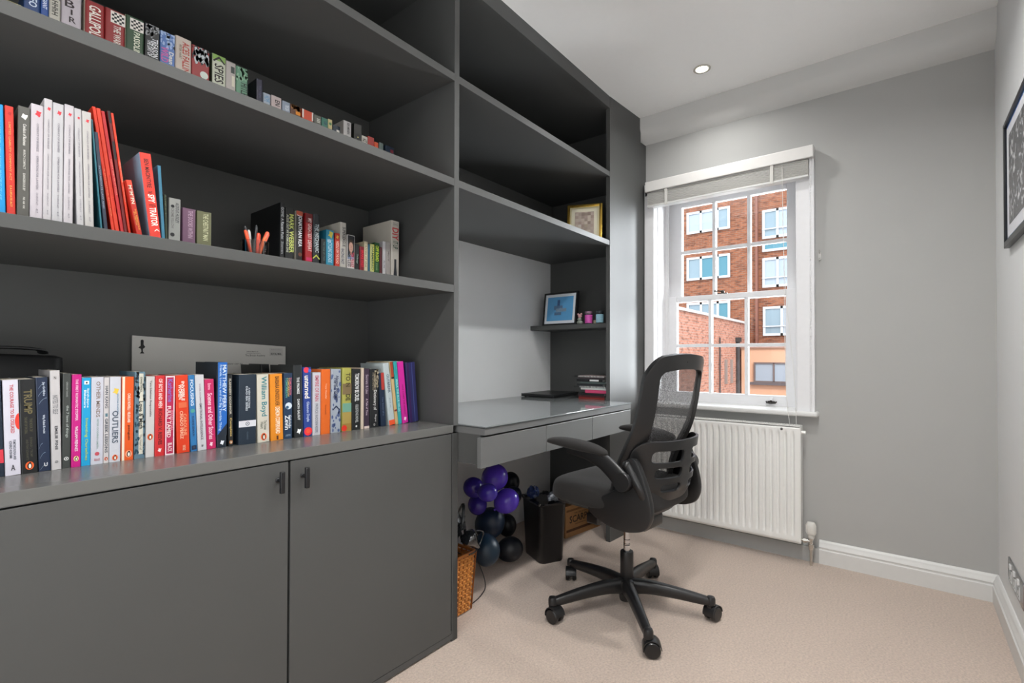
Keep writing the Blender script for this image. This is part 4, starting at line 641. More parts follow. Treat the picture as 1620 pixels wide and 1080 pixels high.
def make_book(name, w, h, dep, colour, hard=False, side=None, pages='#cdc5b6'):
    root = empty(name); tb = min(.0024 if hard else .0007, w*.2); bev = min(.0012, w*.12)
    pg = MB().box(-w/2+tb*1.02, w/2-tb*1.02, tb*1.02, dep-(.004 if hard else .0006), .003 if hard else .0004, h-(.0035 if hard else .0008)).done('pages', mat(pages, .8, noise=.08, nscale=400, name='paper'), root)
    r = bev*1.5 if not hard else min(.004, w*.18)
    prof = [(-w/2, dep), (-w/2, r), (-w/2+r*.35, r*.3), (-w/2+r, 0), (w/2-r, 0), (w/2-r*.35, r*.3), (w/2, r), (w/2, dep), (w/2-tb, dep), (w/2-tb, max(tb, r*.9)), (w/2-tb-r*.3, tb), (-w/2+tb+r*.3, tb), (-w/2+tb, max(tb, r*.9)), (-w/2+tb, dep)]
    MB().prism(prof, 0, h, 'z').done('cover', mat(tone(colour), .42, noise=.05, nscale=25, name='book_cover'), root)
    if side:
        bx('side_cover', mat(side, .5, noise=.06, nscale=25, name='book_cover'), (-w/2-.0004, -w/2, .0012, dep, 0, h), root)
    return root
for i, (sh, x, y, w, h, dep, th, col, lab, dec, edge) in enumerate(BOOKS):
    rnd = random.Random(i*13+5)
    hard = 'hardback' in lab
    nm = 'hardback_book' if hard else ('booklet' if ('booklet' in lab or 'pamphlet' in lab) else ('folder' if 'folder' in lab else ('manual' if 'manual' in lab else 'paperback_book')))
    rb = make_book(nm, w, h, dep, col, hard, edge)
    rb.location = (x, y+(rnd.random()-.5)*.004*(sh == 0), ZT[sh]+(w/2)*abs(math.sin(th))); rb.rotation_euler = (0, th, 0)
    tag(rb, lab, 'book', GRP[sh])
    decorate(rb, w-.0012, h, dec, rnd)
# ------------------------------------------------------------------ office chair
CH = tag(empty('office_chair', (1.955, .925, 0), (0, 0, math.radians(-7))), 'black mesh-back swivel office chair on castors in front of the desk', 'chair')
M_PL = mat('#1c1c1d', .36, spec=.55, noise=.05, bump=.05, bscale=500, name='black_nylon')
M_PL2 = mat('#161617', .3, spec=.6, name='black_gloss_nylon')
M_FAB = mat('#1f1d1c', .92, noise=.3, nscale=600, bump=.5, bscale=900, sheen=.08, name='black_upholstery')
def smin(a, b): return min(a, b)
def rbox(x, z, x0, x1, z0, z1, r):
    cx, cz, hx, hz = (x0+x1)/2, (z0+z1)/2, (x1-x0)/2-r, (z1-z0)/2-r
    dx, dz = abs(x-cx)-hx, abs(z-cz)-hz
    return math.hypot(max(dx, 0), max(dz, 0))+min(max(dx, dz), 0)-r
def sdf_sheet(sdf, x0, x1, z0, z1, st, mapf):
    """sheet over a 2-D outline given as a distance function; boundary snapped to it"""
    nx, nz_ = int((x1-x0)/st), int((z1-z0)/st); bm = bmesh.new(); V = {}
    keep = set()
    for i in range(nx):
        for j in range(nz_):
            if sdf(x0+(i+.5)*st, z0+(j+.5)*st) < 0: keep.add((i, j))
    cnt = {}
    for i, j in keep:
        for k in ((i, j), (i+1, j), (i+1, j+1), (i, j+1)): cnt[k] = cnt.get(k, 0)+1
    for k, c in cnt.items():
        x, z = x0+k[0]*st, z0+k[1]*st
        if c < 4:
            for _ in range(4):
                d = sdf(x, z); e = 1e-4; gx = (sdf(x+e, z)-sdf(x-e, z))/(2*e); gz = (sdf(x, z+e)-sdf(x, z-e))/(2*e); l = gx*gx+gz*gz+1e-9
                x -= d*gx/l*.9; z -= d*gz/l*.9
        V[k] = bm.verts.new(mapf(x, z))
    for i, j in keep:
        try: bm.faces.new([V[k] for k in ((i, j), (i+1, j), (i+1, j+1), (i, j+1))])
        except ValueError: pass
    return bm
def interp(t, tab):
    if t <= tab[0][0]: return tab[0][1]
    for a, b_ in zip(tab, tab[1:]):
        if t <= b_[0]:
            s = (t-a[0])/(b_[0]-a[0]); s = s*s*(3-2*s) if False else s
            return a[1]+(b_[1]-a[1])*s
    return tab[-1][1]
YP = [(.44, -.055), (.52, -.062), (.60, -.078), (.66, -.098), (.72, -.128), (.78, -.158), (.84, -.176), (.90, -.189), (.96, -.201), (1.02, -.213), (1.08, -.226)]
def ysm(z): return (interp(z-.03, YP)+interp(z, YP)*2+interp(z+.03, YP))/4
HW = .228
def back_pt(B):
    def f(x, z):
        u = max(-1, min(1, x/HW)); return (x+.014, ysm(z)-B(z)*(1-abs(u)**3), z)
    return f
def to_obj(bm, name, m, parent, th, sub=1):
    me = bpy.data.meshes.new(name); bmesh.ops.recalc_face_normals(bm, faces=bm.faces[:]); bm.to_mesh(me); bm.free()
    me.polygons.foreach_set('use_smooth', [True]*len(me.polygons)); o = link(name, me, m, parent)
    s = o.modifiers.new('s', 'SOLIDIFY'); s.thickness = th; s.offset = 0
    bv = o.modifiers.new('b', 'BEVEL'); bv.width = th*.25; bv.segments = 2; bv.limit_method = 'ANGLE'; bv.angle_limit = math.radians(50)
    return o
Bf = lambda z: interp(z, [(.5, .05), (.75, .065), (.9, .055), (1.06, .035)])
fr_sdf = lambda x, z: max(rbox(x, z+.022*(x/.228)**2*(z > .9), -.228, .228, .47, 1.072, .085), -rbox(x, z+.012*(x/.17)**2*(z > .9), -.168+.012*max(0, (.8-z)/.3), .168-.012*max(0, (.8-z)/.3), .52, 1.012, .03))
to_obj(sdf_sheet(fr_sdf, -.24, .24, .45, 1.09, .008, back_pt(Bf)), 'backrest_frame', M_PL, CH, .022)
# mesh cloth
def cloth_mat():
    m = bpy.data.materials.new('mesh_cloth'); m.use_nodes = True; nt = m.node_tree; b = nt.nodes['Principled BSDF']; b.inputs['Base Color'].default_value = (.10, .10, .105, 1); b.inputs['Roughness'].default_value = .8
    out = [n for n in nt.nodes if n.type == 'OUTPUT_MATERIAL'][0]; t = nt.nodes.new('ShaderNodeBsdfTransparent'); mx = nt.nodes.new('ShaderNodeMixShader')
    tc = nt.nodes.new('ShaderNodeTexCoord'); w = nt.nodes.new('ShaderNodeTexVoronoi'); w.inputs['Scale'].default_value = 420; nt.links.new(tc.outputs['Object'], w.inputs['Vector'])
    r = nt.nodes.new('ShaderNodeMapRange'); r.inputs[1].default_value = .15; r.inputs[2].default_value = .55; r.inputs[3].default_value = .32; r.inputs[4].default_value = .8
    nt.links.new(w.outputs['Distance'], r.inputs[0]); nt.links.new(r.outputs[0], mx.inputs[0]); nt.links.new(t.outputs[0], mx.inputs[1]); nt.links.new(b.outputs[0], mx.inputs[2]); nt.links.new(mx.outputs[0], out.inputs[0]); return m
M_CLOTH = cloth_mat()
bm = sdf_sheet(lambda x, z: rbox(x, z, -.185, .185, .50, 1.03, .03), -.2, .2, .49, 1.05, .012, lambda x, z: (x+.014, ysm(z)-Bf(z)*(1-abs(x/HW)**3)+.004, z))
me = bpy.data.meshes.new('mesh_cloth'); bm.to_mesh(me); bm.free(); me.polygons.foreach_set('use_smooth', [True]*len(me.polygons)); link('mesh_cloth', me, M_CLOTH, CH)
# lumbar shell with slots
Bl = lambda z: interp(z, [(.44, .10), (.50, .15), (.56, .175), (.64, .165), (.70, .145), (.76, .12)])
def lum(x, z):
    ax = abs(x); d = rbox(x, z, -.212, .212, .432, .742, .04)
    for a, b_, c_ in ((.660, .706, .165), (.600, .640, .150), (.546, .578, .125)): d = max(d, -rbox(ax, z, .032, c_, a, b_, .0145))
    return d
to_obj(sdf_sheet(lum, -.24, .24, .43, .77, .007, back_pt(Bl)), 'lumbar_support', M_PL, CH, .010)
sc = MB()
for x, z in ((-.19, .66), (-.195, .80), (-.2, .95), (-.17, 1.035), (.0, 1.04), (.17, 1.035), (.2, .95), (.195, .8), (-.12, .50), (.12, .5)):
    p = back_pt(Bf if z > .6 else Bl)(x, z); sc.ball((p[0], p[1]-.0105, p[2]), .0035, (1, .5, 1), 1)
sc.done('screw', mat('#050505', .4, name='screw_hole'), CH)
# seat
def cushion():
    bm = bmesh.new(); n = 56; rings = []
    prof = [(.86, .460), (.95, .464), (.995, .476), (1.0, .492), (.99, .515), (.965, .532), (.92, .543), (.84, .549), (.70, .551), (.5, .547), (.3, .544), (.12, .543)]
    for s, z in prof:
        ring = []
        for i in range(n):
            a = 2*PI*i/n; ca, sa = math.cos(a), math.sin(a)
            x = .255*s*math.copysign(abs(ca)**.55, ca); y = .245*s*math.copysign(abs(sa)**.55, sa)
            x *= 1-.08*(y/.245 < 0)*abs(y/.245)
            zz = z-.22*max(0, y-.13)**2*10*.35+.10*max(0, abs(x)-.10)**1.5*(z > .5)+.35*max(0, -y-.12)**1.5*(z > .5)
            ring.append(bm.verts.new((x-.005, y+.028, zz)))
        rings.append(ring)
    for a, c in zip(rings, rings[1:]):
        for i in range(n): bm.faces.new((a[i], a[(i+1) % n], c[(i+1) % n], c[i]))
    bm.faces.new(rings[0][::-1]); bm.faces.new(rings[-1])
    me = bpy.data.meshes.new('seat_cushion'); bm.to_mesh(me); bm.free(); me.polygons.foreach_set('use_smooth', [True]*len(me.polygons))
    o = link('seat_cushion', me, M_FAB, CH); o.modifiers.new('u', 'SUBSURF').levels = 1; o.modifiers['u'].render_levels = 1
cushion()
MB().box(-.20, .19, -.15, .22, .440, .464, .012, seg=3).box(-.10, .10, -.12, .10, .405, .45, .015, seg=3).done('seat_pan', M_PL, CH, 40)
MB().box(-.075, .075, -.13, .10, .362, .415, .014, seg=3).lathe([(.03, 0), (.034, .03), (.034, .04)], 20, Matrix.Translation((0, -.0, .335))).done('tilt_mechanism', M_PL2, CH, 40)
MB().sweep([(-.05, .05, .40), (-.12, .06, .398)], .006, 8).box(-.165, -.105, .03, .09, .372, .415, .008, seg=3).done('height_lever', M_PL2, CH, 40)
MB().sweep([(.05, .05, .40), (.12, .06, .398), (.17, .062, .396)], [.006, .007, .010], 8).done('tilt_lever', M_PL2, CH, 40)
for sx in (-1, 1):
    x = sx*.236
    prof = [(-.139, .658), (-.155, .680), (-.172, .687), (-.190, .683), (-.208, .662), (-.232, .605), (-.250, .55), (-.257, .50), (-.248, .462), (-.225, .434), (-.18, .417), (-.134, .411), (-.066, .419), (-.008, .440), (.022, .466), (.0, .50), (-.10, .56), (-.112, .623)]
    sp_ = [(v.x*(.84 if sx > 0 else 1), v.y) for v in smoothpath([(a_, c_, 0) for a_, c_ in prof+[prof[0]]], 4)[:-1]]
    jb = MB().prism(sp_, x-.014, x+.014, 'x', .009)
    jb.box(x-.012 if sx > 0 else x, x if sx > 0 else x+.012, -.16, -.02, .43, .47)
    k_ = .84 if sx > 0 else 1
    jb.sweep(smoothpath([(x-sx*(-.014), -.158*k_, .662), (x+sx*.016, -.185*k_, .625), (x+sx*.014, -.215*k_, .575), (x+sx*.004, -.228*k_, .52)], 5), [(.017, .013)]*10+[(.016, .011), (.015, .009), (.013, .007), (.011, .005), (.009, .004), (.007, .003)], 14, up=(1, 0, 0))
    jb.ball((x+sx*.014, -.158*k_, .662), .0165, sub=2)
    jb.done('back_bracket', M_PL, CH, 35)
    xa = sx*.268
    A = empty('armrest', (0, 0, 0)); A.parent = CH
    MB().lathe([(.031, -.03), (.036, -.026), (.037, .012), (.034, .017), (.02, .018)], 28, Matrix.Translation((x+sx*.02, -.152, .602)) @ Matrix.Rotation(sx*PI/2, 4, 'Y')).done('pivot_cap', M_PL2, A, 40)
    Pa = smoothpath([(xa, -.152, .602), (xa, -.105, .640), (xa, -.055, .668), (xa, .01, .686), (xa, .10, .694)], 6)
    na = len(Pa); MB().sweep(Pa, [(.036-.014*(i/(na-1))**1.3, .013) for i in range(na)], 16, up=(1, 0, 0), sq=.7).lathe([(.034, -.013), (.036, -.01), (.036, .01), (.034, .013)], 24, Matrix.Translation((xa, -.152, .602)) @ Matrix.Rotation(PI/2, 4, 'Y')).done('arm_lever', M_PL, A, 50)
    bm = bmesh.new(); rings = []; N = 26
    for i in range(N+1):
        t = i/N; y = -.085+.298*t; wv = math.sin(PI*min(1, max(0, t)))**.42; hw = .004+.036*wv*(1-.12*t); hh = .002+.018*wv; zc = .704+.016*t-.010*(abs(t-.5)*2)**3
        rings.append([bm.verts.new((xa+hw*math.copysign(abs(math.cos(2*PI*k/20))**.8, math.cos(2*PI*k/20)), y, zc+hh*math.copysign(abs(math.sin(2*PI*k/20))**.8, math.sin(2*PI*k/20)))) for k in range(20)])
    for a, c in zip(rings, rings[1:]):
        for k in range(20): bm.faces.new((a[k], a[(k+1) % 20], c[(k+1) % 20], c[k]))
    bm.faces.new(rings[0]); bm.faces.new(rings[-1][::-1]); bmesh.ops.recalc_face_normals(bm, faces=bm.faces[:])
    me = bpy.data.meshes.new('arm_pad'); bm.to_mesh(me); bm.free(); me.polygons.foreach_set('use_smooth', [True]*len(me.polygons)); link('arm_pad', me, M_FAB, A)
MB().lathe([(.0135, .20), (.0135, .38)], 20).done('gas_cylinder', M_CHROME, CH, 40)
rg = MB()
for z in (.262, .268, .285, .32): rg.lathe([(.0139, z), (.0139, z+.0022)], 20)
rg.done('cylinder_ring', M_BLACK, CH, 40)
MB().lathe([(.026, .118), (.0275, .124), (.0275, .232), (.026, .236), (.018, .237)], 24).done('column_cover', M_PL, CH, 40)
BASE = empty('base', (-.012, -.002, 0)); BASE.parent = CH
hub = MB().lathe([(.024, .035), (.027, .045), (.030, .075), (.040, .085), (.043, .108), (.040, .122), (.031, .127)], 28)
RB = math.radians(8)
for k in range(5):
    a = math.radians(2+72*k)+RB; c_, s_ = math.cos(a), math.sin(a)
    P = smoothpath([(c_*.02, s_*.02, .098), (c_*.10, s_*.10, .101), (c_*.20, s_*.20, .093), (c_*.30, s_*.30, .080), (c_*.335, s_*.335, .077)], 4); n_ = len(P)
    hub.sweep(P, [(.024-.009*i/(n_-1), .032-.018*i/(n_-1)) for i in range(n_)], 12, sq=.65)
    hub.lathe([(.012, .062), (.0175, .066), (.0175, .088), (.014, .096), (.006, .099)], 18, Matrix.Translation((c_*.335, s_*.335, 0)))
    cst = empty('castor', (c_*.335, s_*.335, 0), (0, 0, a+[.7, 2.4, 2.0, 1.4, .9][k])); cst.parent = BASE
    h_ = MB().prism([(.012-.0335*math.cos(t), .031+.0335*math.sin(t)) for t in [PI*j/14*1.05-.25 for j in range(15)]]+[(.012-.030*math.cos(t), .031+.030*math.sin(t)) for t in [PI*(14-j)/14*1.05-.25 for j in range(15)]], -.024, .024, 'y', .001).box(-.004, .028, -.004, .004, .02, .06)
    h_.box(-.013, .013, -.010, .010, .045, .066, .003); h_.done('castor_hood', M_PL, cst, 40)
    for sy in (-1, 1):
        MB().lathe([(.008, 0), (.022, .001), (.0275, .004), (.029, .009), (.0285, .016), (.025, .0195), (.010, .020)], 28, Matrix.Translation((.012, sy*.0055, .0292)) @ Matrix.Rotation(-sy*PI/2, 4, 'X')).done('wheel', M_PL2, cst, 40)
hub.done('five_star_base', M_PL, BASE, 45)

# ------------------------------------------------------------------ balloons
def balloon(c, r, d, col, label, rough=.24, knot=True, sc=1.08):
    bm = bmesh.new(); bmesh.ops.create_uvsphere(bm, u_segments=36, v_segments=24, radius=1)
    for v in bm.verts:
        z = v.co.z; k = 1-.10*max(0, -z)**2 if z < 0 else 1; v.co.x *= k; v.co.y *= k; v.co.z *= sc if z > 0 else sc*1.12
    me = bpy.data.meshes.new('balloon'); bm.to_mesh(me); bm.free(); me.polygons.foreach_set('use_smooth', [True]*len(me.polygons)); me.transform(Matrix.Scale(r*.93, 4))
    o = link('balloon', me, mat(col, rough if col in (PU, PD, '#4433a8') else .42, spec=.5, noise=.1, nscale=8, name='latex'))
    o.location = c; o.rotation_euler = Vector(d).to_track_quat('Z', 'X').to_euler()
    MB().lathe([(.006, 0), (.003, .006), (.007, .012), (.0075, .0135), (.003, .014)], 12, Matrix.Translation((0, 0, -r*1.10)) @ Matrix.Rotation(PI, 4, 'X')).done('knot', mat(col, rough if col in (PU, PD, '#4433a8') else .42, spec=.5, noise=.1, nscale=8, name='latex'), o, 60)
    return tag(o, label, 'balloon', 'bunch of balloons under the desk')
PU, PD, NV, NB = '#5b3fc0', '#3d2c94', '#14263c', '#12161f'
balloon((1.906, 1.62, .449), .071, (.9, .2, .25), PU, 'large glossy purple balloon at the top of the bunch, under the drawer')
balloon((1.748, 1.62, .431), .052, (-.6, .1, .4), PD, 'dim purple balloon on the left edge, beside the topmost')
balloon((1.716, 1.50, .434), .045, (.3, -.9, .1), '#4433a8', 'small purple balloon in the middle, nearest the camera')
balloon((1.915, 1.55, .342), .064, (.2, -.6, .5), PU, 'bright violet balloon on the right with a small bump')
balloon((1.82, 1.66, .325), .051, (-.3, -.3, -.5), PD, 'dim purple balloon low on the left, above the dark round ones')
balloon((2.16, 1.70, .29), .050, (.6, .2, .6), NV, 'dark blue balloon peeping out right of the bright violet one')
balloon((1.903, 1.65, .214), .080, (.1, -.5, .8), NV, 'largest dark blue balloon below the purple ones')
balloon((1.723, 1.52, .164), .072, (-.4, -.6, -.6), '#102a3c', 'teal-black balloon low down behind the wicker basket')
balloon((1.969, 1.57, .082), .066, (.6, -.6, .2), NB, 'blackish balloon resting on the carpet left of the bin')
balloon((2.20, 1.78, .10), .060, (.2, .3, .8), NB, 'black balloon in the shadow between the large blue one and the bin')
balloon((2.26, 1.80, .33), .056, (.2, .3, .8), NB, 'black balloon in shadow behind the topmost purple one')
bump = None

# ------------------------------------------------------------------ waste bin
def rrect(hx, hy, r, n=6):
    o = []
    for cx, cy, a0 in ((hx-r, hy-r, 0), (-hx+r, hy-r, PI/2), (-hx+r, -hy+r, PI), (hx-r, -hy+r, 1.5*PI)):
        for k in range(n+1): a = a0+PI/2*k/n; o.append((cx+r*math.cos(a), cy+r*math.sin(a)))
    return o
def loft(levels, inner=None, seg=6):
    bm = bmesh.new(); R0 = []
    for hx, hy, r, z in levels: R0.append([bm.verts.new((x, y, z)) for x, y in rrect(hx, hy, r, seg)])
    for a, c in zip(R0, R0[1:]):
        n = len(a)
        for i in range(n): bm.faces.new((a[i], a[(i+1) % n], c[(i+1) % n], c[i]))
    bm.faces.new(R0[0][::-1]); bm.faces.new(R0[-1]); return bm
def from_bm(bm, name, m, parent=None, ang=40, loc=None):
    bmesh.ops.recalc_face_normals(bm, faces=bm.faces[:]); me = bpy.data.meshes.new(name); bm.to_mesh(me); bm.free(); me.polygons.foreach_set('use_smooth', [True]*len(me.polygons)); me.set_sharp_from_angle(angle=math.radians(ang)); return link(name, me, m, parent, loc)
BN = tag(empty('waste_bin', (2.172, 1.503, 0), (0, 0, math.radians(-26))), 'black rectangular waste bin full of wrappers under the desk', 'bin')
from_bm(loft([(.066, .092, .028, 0), (.070, .096, .03, .006), (.082, .108, .032, .295), (.085, .111, .033, .300), (.0835, .1095, .032, .302), (.078, .104, .03, .297), (.068, .094, .028, .05)]), 'bin_body', mat('#141517', .28, spec=.6, name='black_bin_plastic'), BN)
rb_ = random.Random(3)
bm = loft([(.070, .10, .03, .25), (.079, .105, .03, .29), (.088, .114, .034, .309), (.088, .114, .034, .300)], seg=10)
for v in bm.verts:
    if v.co.z > .29: v.co += Vector([rb_.uniform(-.004, .004) for _ in range(3)])
from_bm(bm, 'bin_liner', mat('#1a1b1f', .2, spec=.7, name='bin_bag'), BN, 20)
def crumple(name, c, r, sc_, m, parent, seed):
    q = random.Random(seed); bm = bmesh.new(); bmesh.ops.create_icosphere(bm, subdivisions=3, radius=r)
    for v in bm.verts: v.co *= q.uniform(.72, 1.12); v.co.x *= sc_[0]; v.co.y *= sc_[1]; v.co.z *= sc_[2]; v.co += Vector(c)
    return from_bm(bm, name, m, parent, 10)
w1 = crumple('crisp_packet', (0, 0, 0), .045, (1.3, .8, .55), mat('#b9bec6', .25, metal=.7, noise=.5, nscale=60, name='foil'), None, 2); w1.location = (2.185, 1.44, .325); tag(w1, 'crumpled silvery wrapper sticking out of the bin', 'wrapper')
w2 = crumple('plastic_packet', (0, 0, 0), .04, (.8, .8, .9), mat('#26345a', .2, noise=.6, nscale=50, name='blue_film'), None, 5); w2.location = (2.145, 1.555, .335); tag(w2, 'crumpled dark blue packet in the left side of the bin', 'wrapper')

# ------------------------------------------------------------------ wine box
WB = tag(empty('wine_box', (2.60, 1.523, 0), (0, 0, math.radians(-8.6))), 'pale wooden wine crate with printed lettering behind the chair seat', 'box')
M_WOOD = mat('#a87c50', .6, noise=.25, nscale=14, bump=.1, bscale=60, name='pine')
MB().box(-.148, .180, .0, .012, .004, .176, .001).done('front_board', M_WOOD, WB)
MB().box(-.148, .180, .20, .212, .004, .176, .001).box(-.148, -.136, .012, .20, .004, .176).box(.168, .180, .012, .20, .004, .176).box(-.148, .18, 0, .212, 0, .006).done('crate_sides', M_WOOD, WB)
bx('lid', M_WOOD, (-.15, .182, -.002, .214, .176, .184), WB, .001)
text_on(WB, 'SCARPA', (-.012, -.0006, .100), (1, 0, 0), (0, 0, 1), .20, .042, '#2a1c14', 'stencil_lettering', .016)
text_on(WB, 'THE ORIGINAL', (-.012, -.0006, .132), (1, 0, 0), (0, 0, 1), .12, .010, '#4a3020', 'stencil_lettering')
text_on(WB, 'AZIENDA', (-.012, -.0006, .068), (1, 0, 0), (0, 0, 1), .10, .008, '#4a3020', 'stencil_lettering')
bx('printed_band', mat('#5a3a24', .7, noise=.4, nscale=30, name='brand_mark'), (-.14, .17, -.0007, -.0001, .030, .045), WB)
bx('printed_band', mat('#7a5434', .7, noise=.4, nscale=30, name='brand_mark2'), (-.14, .17, -.0007, -.0001, .148, .160), WB)

# ------------------------------------------------------------------ wicker basket with bag and cables
BK = tag(empty('wicker_basket', (1.444, 1.52, 0)), 'orange-brown wicker basket beside the cabinet under the desk', 'basket')
def wick(z, k): return (.080+.014*z/.24, .092+.014*z/.24)
wv = MB(); nst = 15
lev = 22
for l in range(lev):
    z = .008+l*.0105; hx, hy = .080+.014*z/.24, .092+.014*z/.24; base_ = rrect(hx, hy, .012, 3); pts = []; m0 = 64
    per = []
    # resample perimeter
    L_ = [Vector((a, b_, 0)) for a, b_ in base_]; L_.append(L_[0]); tot = sum((L_[i+1]-L_[i]).length for i in range(len(L_)-1)); step = tot/m0; i = 0; acc = 0; P = []
    for k in range(m0+1):
        t = k*step
        while i < len(L_)-2 and acc+(L_[i+1]-L_[i]).length < t: acc += (L_[i+1]-L_[i]).length; i += 1
        seg_ = (L_[i+1]-L_[i]); s = (t-acc)/max(seg_.length, 1e-6); p = L_[i]+seg_*min(1, s); nrm = Vector((seg_.y, -seg_.x, 0)).normalized()
        P.append(p+nrm*(.0028*(1 if (k+l) % 2 else -1))+Vector((0, 0, z)))
    wv.sweep(P, (.0042, .0050), 6)
wv.done('woven_cane', mat('#d08a42', .5, noise=.45, nscale=45, name='wicker_cane'), BK, 60)
stk = MB()
for x, y in rrect(.088, .10, .012, 1): pass
for side in range(4):
    for k in range(9):
        t = -1+2*k/8; x, y = (t*.082, -.094) if side == 0 else (t*.082, .094) if side == 1 else (-.082, t*.094) if side == 2 else (.082, t*.094)
        stk.sweep([(x, y, .004), (x*1.17, y*1.15, .245)], .0036, 6)
stk.done('cane_stake', mat('#a8642a', .55, noise=.3, nscale=40, name='wicker_stake'), BK, 60)
rim = MB(); P = [Vector((x, y, .243)) for x, y in rrect(.096, .108, .014, 3)]; rim.sweep(P+[P[0]], .0065, 8); bx('basket_floor', mat('#8a5426', .6, noise=.3, nscale=40, name='wicker_floor'), (-.078, .078, -.09, .09, .004, .010), BK)
rim.done('rim', mat('#b06c30', .5, noise=.3, nscale=50, name='wicker_rim'), BK, 60)
bgm = mat('#16171a', .4, spec=.6, noise=.2, name='black_nylon_bag')
bag = crumple('rucksack', (0, 0, 0), .098, (.88, .88, 1.25), bgm, None, 11); bag.location = (1.437, 1.515, .345); tag(bag, 'black crumpled bag with straps and buckles piled in the wicker basket', 'bag')
md = bag.modifiers.new('s', 'SUBSURF'); md.levels = md.render_levels = 1
q = random.Random(8); st_ = MB()
for k in range(9):
    a = q.uniform(0, 6); pts = [(.085*math.cos(a+j*.9)*q.uniform(.8, 1.1), .075*math.sin(a+j*.9)*q.uniform(1.0, 1.25)-.01, -.06+.18*q.random()) for j in range(5)]
    st_.sweep(smoothpath(pts, 5), (.007, .0022), 8)
st_.sweep(smoothpath([(.04, -.07, .06), (.05, -.085, .02), (.055, -.085, -.02), (.06, -.075, -.06)], 5), .006, 8)
st_.done('strap', mat('#1d1f22', .35, name='webbing'), bag, 50)
MB().box(.02, .055, -.092, -.082, -.0, .03, .003).box(.03, .06, -.094, -.084, -.05, -.02, .003).done('buckle', mat('#26282b', .2, spec=.7, name='buckle_plastic'), bag)
hm = MB(); hm.sweep(smoothpath([(1.455, 1.39, .33), (1.50, 1.375, .345), (1.555, 1.385, .325), (1.56, 1.40, .285), (1.52, 1.395, .252), (1.47, 1.385, .255)], 6), .0028, 8)
hm.sweep(smoothpath([(1.46, 1.392, .335), (1.495, 1.385, .30), (1.53, 1.39, .268)], 6), [.02, .034, .036, .034, .03, .026, .022, .018, .016, .014, .012, .01, .008][:13], 10)
tag(hm.done('sports_visor', mat('#1b1d20', .15, spec=.8, coat=.5, name='glossy_black'), None, 50), 'glossy black curved visor hanging over the basket edge', 'visor')
cb_ = MB().sweep(smoothpath([(1.52, 1.50, .22), (1.62, 1.49, .16), (1.68, 1.50, .08), (1.70, 1.50, .012), (1.64, 1.47, .004), (1.56, 1.45, .004), (1.53, 1.46, .004)], 8), .0022, 6)
tag(cb_.done('cable', mat('#0f1012', .4, name='cable_black')), 'thin black cable looping from the basket onto the carpet', 'cable')

# ------------------------------------------------------------------ desk items
LP = tag(empty('laptop', (2.675, 1.80, .8060), (0, 0, math.radians(5))), 'closed black laptop at the back of the desk', 'laptop')
MB().box(-.17, .17, -.12, .12, .004, .013, .004).done('keyboard_base', mat('#1b1c1e', .4, name='laptop_black'), LP); MB().box(-.17, .17, -.12, .12, .0135, .020, .003).done('screen_lid', mat('#222325', .35, name='laptop_lid'), LP)
MB().lathe([(.006, 0), (.006, .004)], 10, Matrix.Translation((-.15, -.1, 0))).lathe([(.006, 0), (.006, .004)], 10, Matrix.Translation((.15, -.1, 0))).lathe([(.006, 0), (.006, .004)], 10, Matrix.Translation((-.15, .1, 0))).lathe([(.006, 0), (.006, .004)], 10, Matrix.Translation((.15, .1, 0))).done('rubber_foot', M_BLACK, LP)
z = .8060; PX = 2.60
PILE = [('#8c2a22', .011, 0, 'dark red hardback at the bottom of the desk pile'), ('#5a2024', .010, .0, 'maroon notebook second from bottom of the desk pile'), ('#1c1d20', .016, .004, 'thick black notebook low in the desk pile'), ('#d84a78', .019, -.045, 'bright pink notebook in the middle of the desk pile'), ('#c4d4d2', .012, -.015, 'pale mint paper pad on top of the pink notebook'), ('#c9ccd0', .010, -.004, 'spiral notebook with white page edges above the mint pad'), ('#26282c', .014, .012, 'black notebook below the grey-green one in the desk pile'), ('#4a5654', .012, -.010, 'grey-green slim notebook in the upper desk pile'), ('#17181b', .016, .014, 'black diary with a white label near the top of the desk pile'), ('#3a3236', .010, .0, 'thin plum-black jotter just under the top notebook'), ('#b9a6a8', .010, .006, 'topmost notebook of the desk pile with pale page edges')]
for k, (col, t, dy, lab) in enumerate(PILE):
    nb = tag(empty('notebook', (PX, 1.545+dy, z), (0, 0, 0)), lab, 'notebook', 'notebooks piled on the desk')
    L_ = .175 if k != 3 else .14
    MB().box(.0, .15, -L_, 0, 0, .0018, .0005).box(.0, .15, -L_, 0, t-.0024, t-.0006, .0005).box(.0, .0015, -L_, 0, .0012, t-.0015).done('cover', mat(col, .5, noise=.1, name='notebook_cover'), nb)
    MB().box(.002 if k not in (4, 5, 10) else -.0006, .148, -L_+.001, -.001, .0019, t-.0026).done('pages', mat('#d8d8d4', .8, noise=.1, nscale=300, name='paper'), nb)
    if k in (5, 10, 8):
        if k == 8: bx('label', mat('#e4e6e6', .6, name='white_label'), (-.001, .0001, -.15, -.09, .003, t-.003), nb)
        else:
            sp_ = MB()
            for j in range(22): sp_.box(-.002, .001, -L_+.008+j*.0095, -L_+.011+j*.0095, .0, t-.0005)
            sp_.done('spiral_binding', mat('#3a3b3e', .4, metal=.5, name='wire'), nb)
    z += t
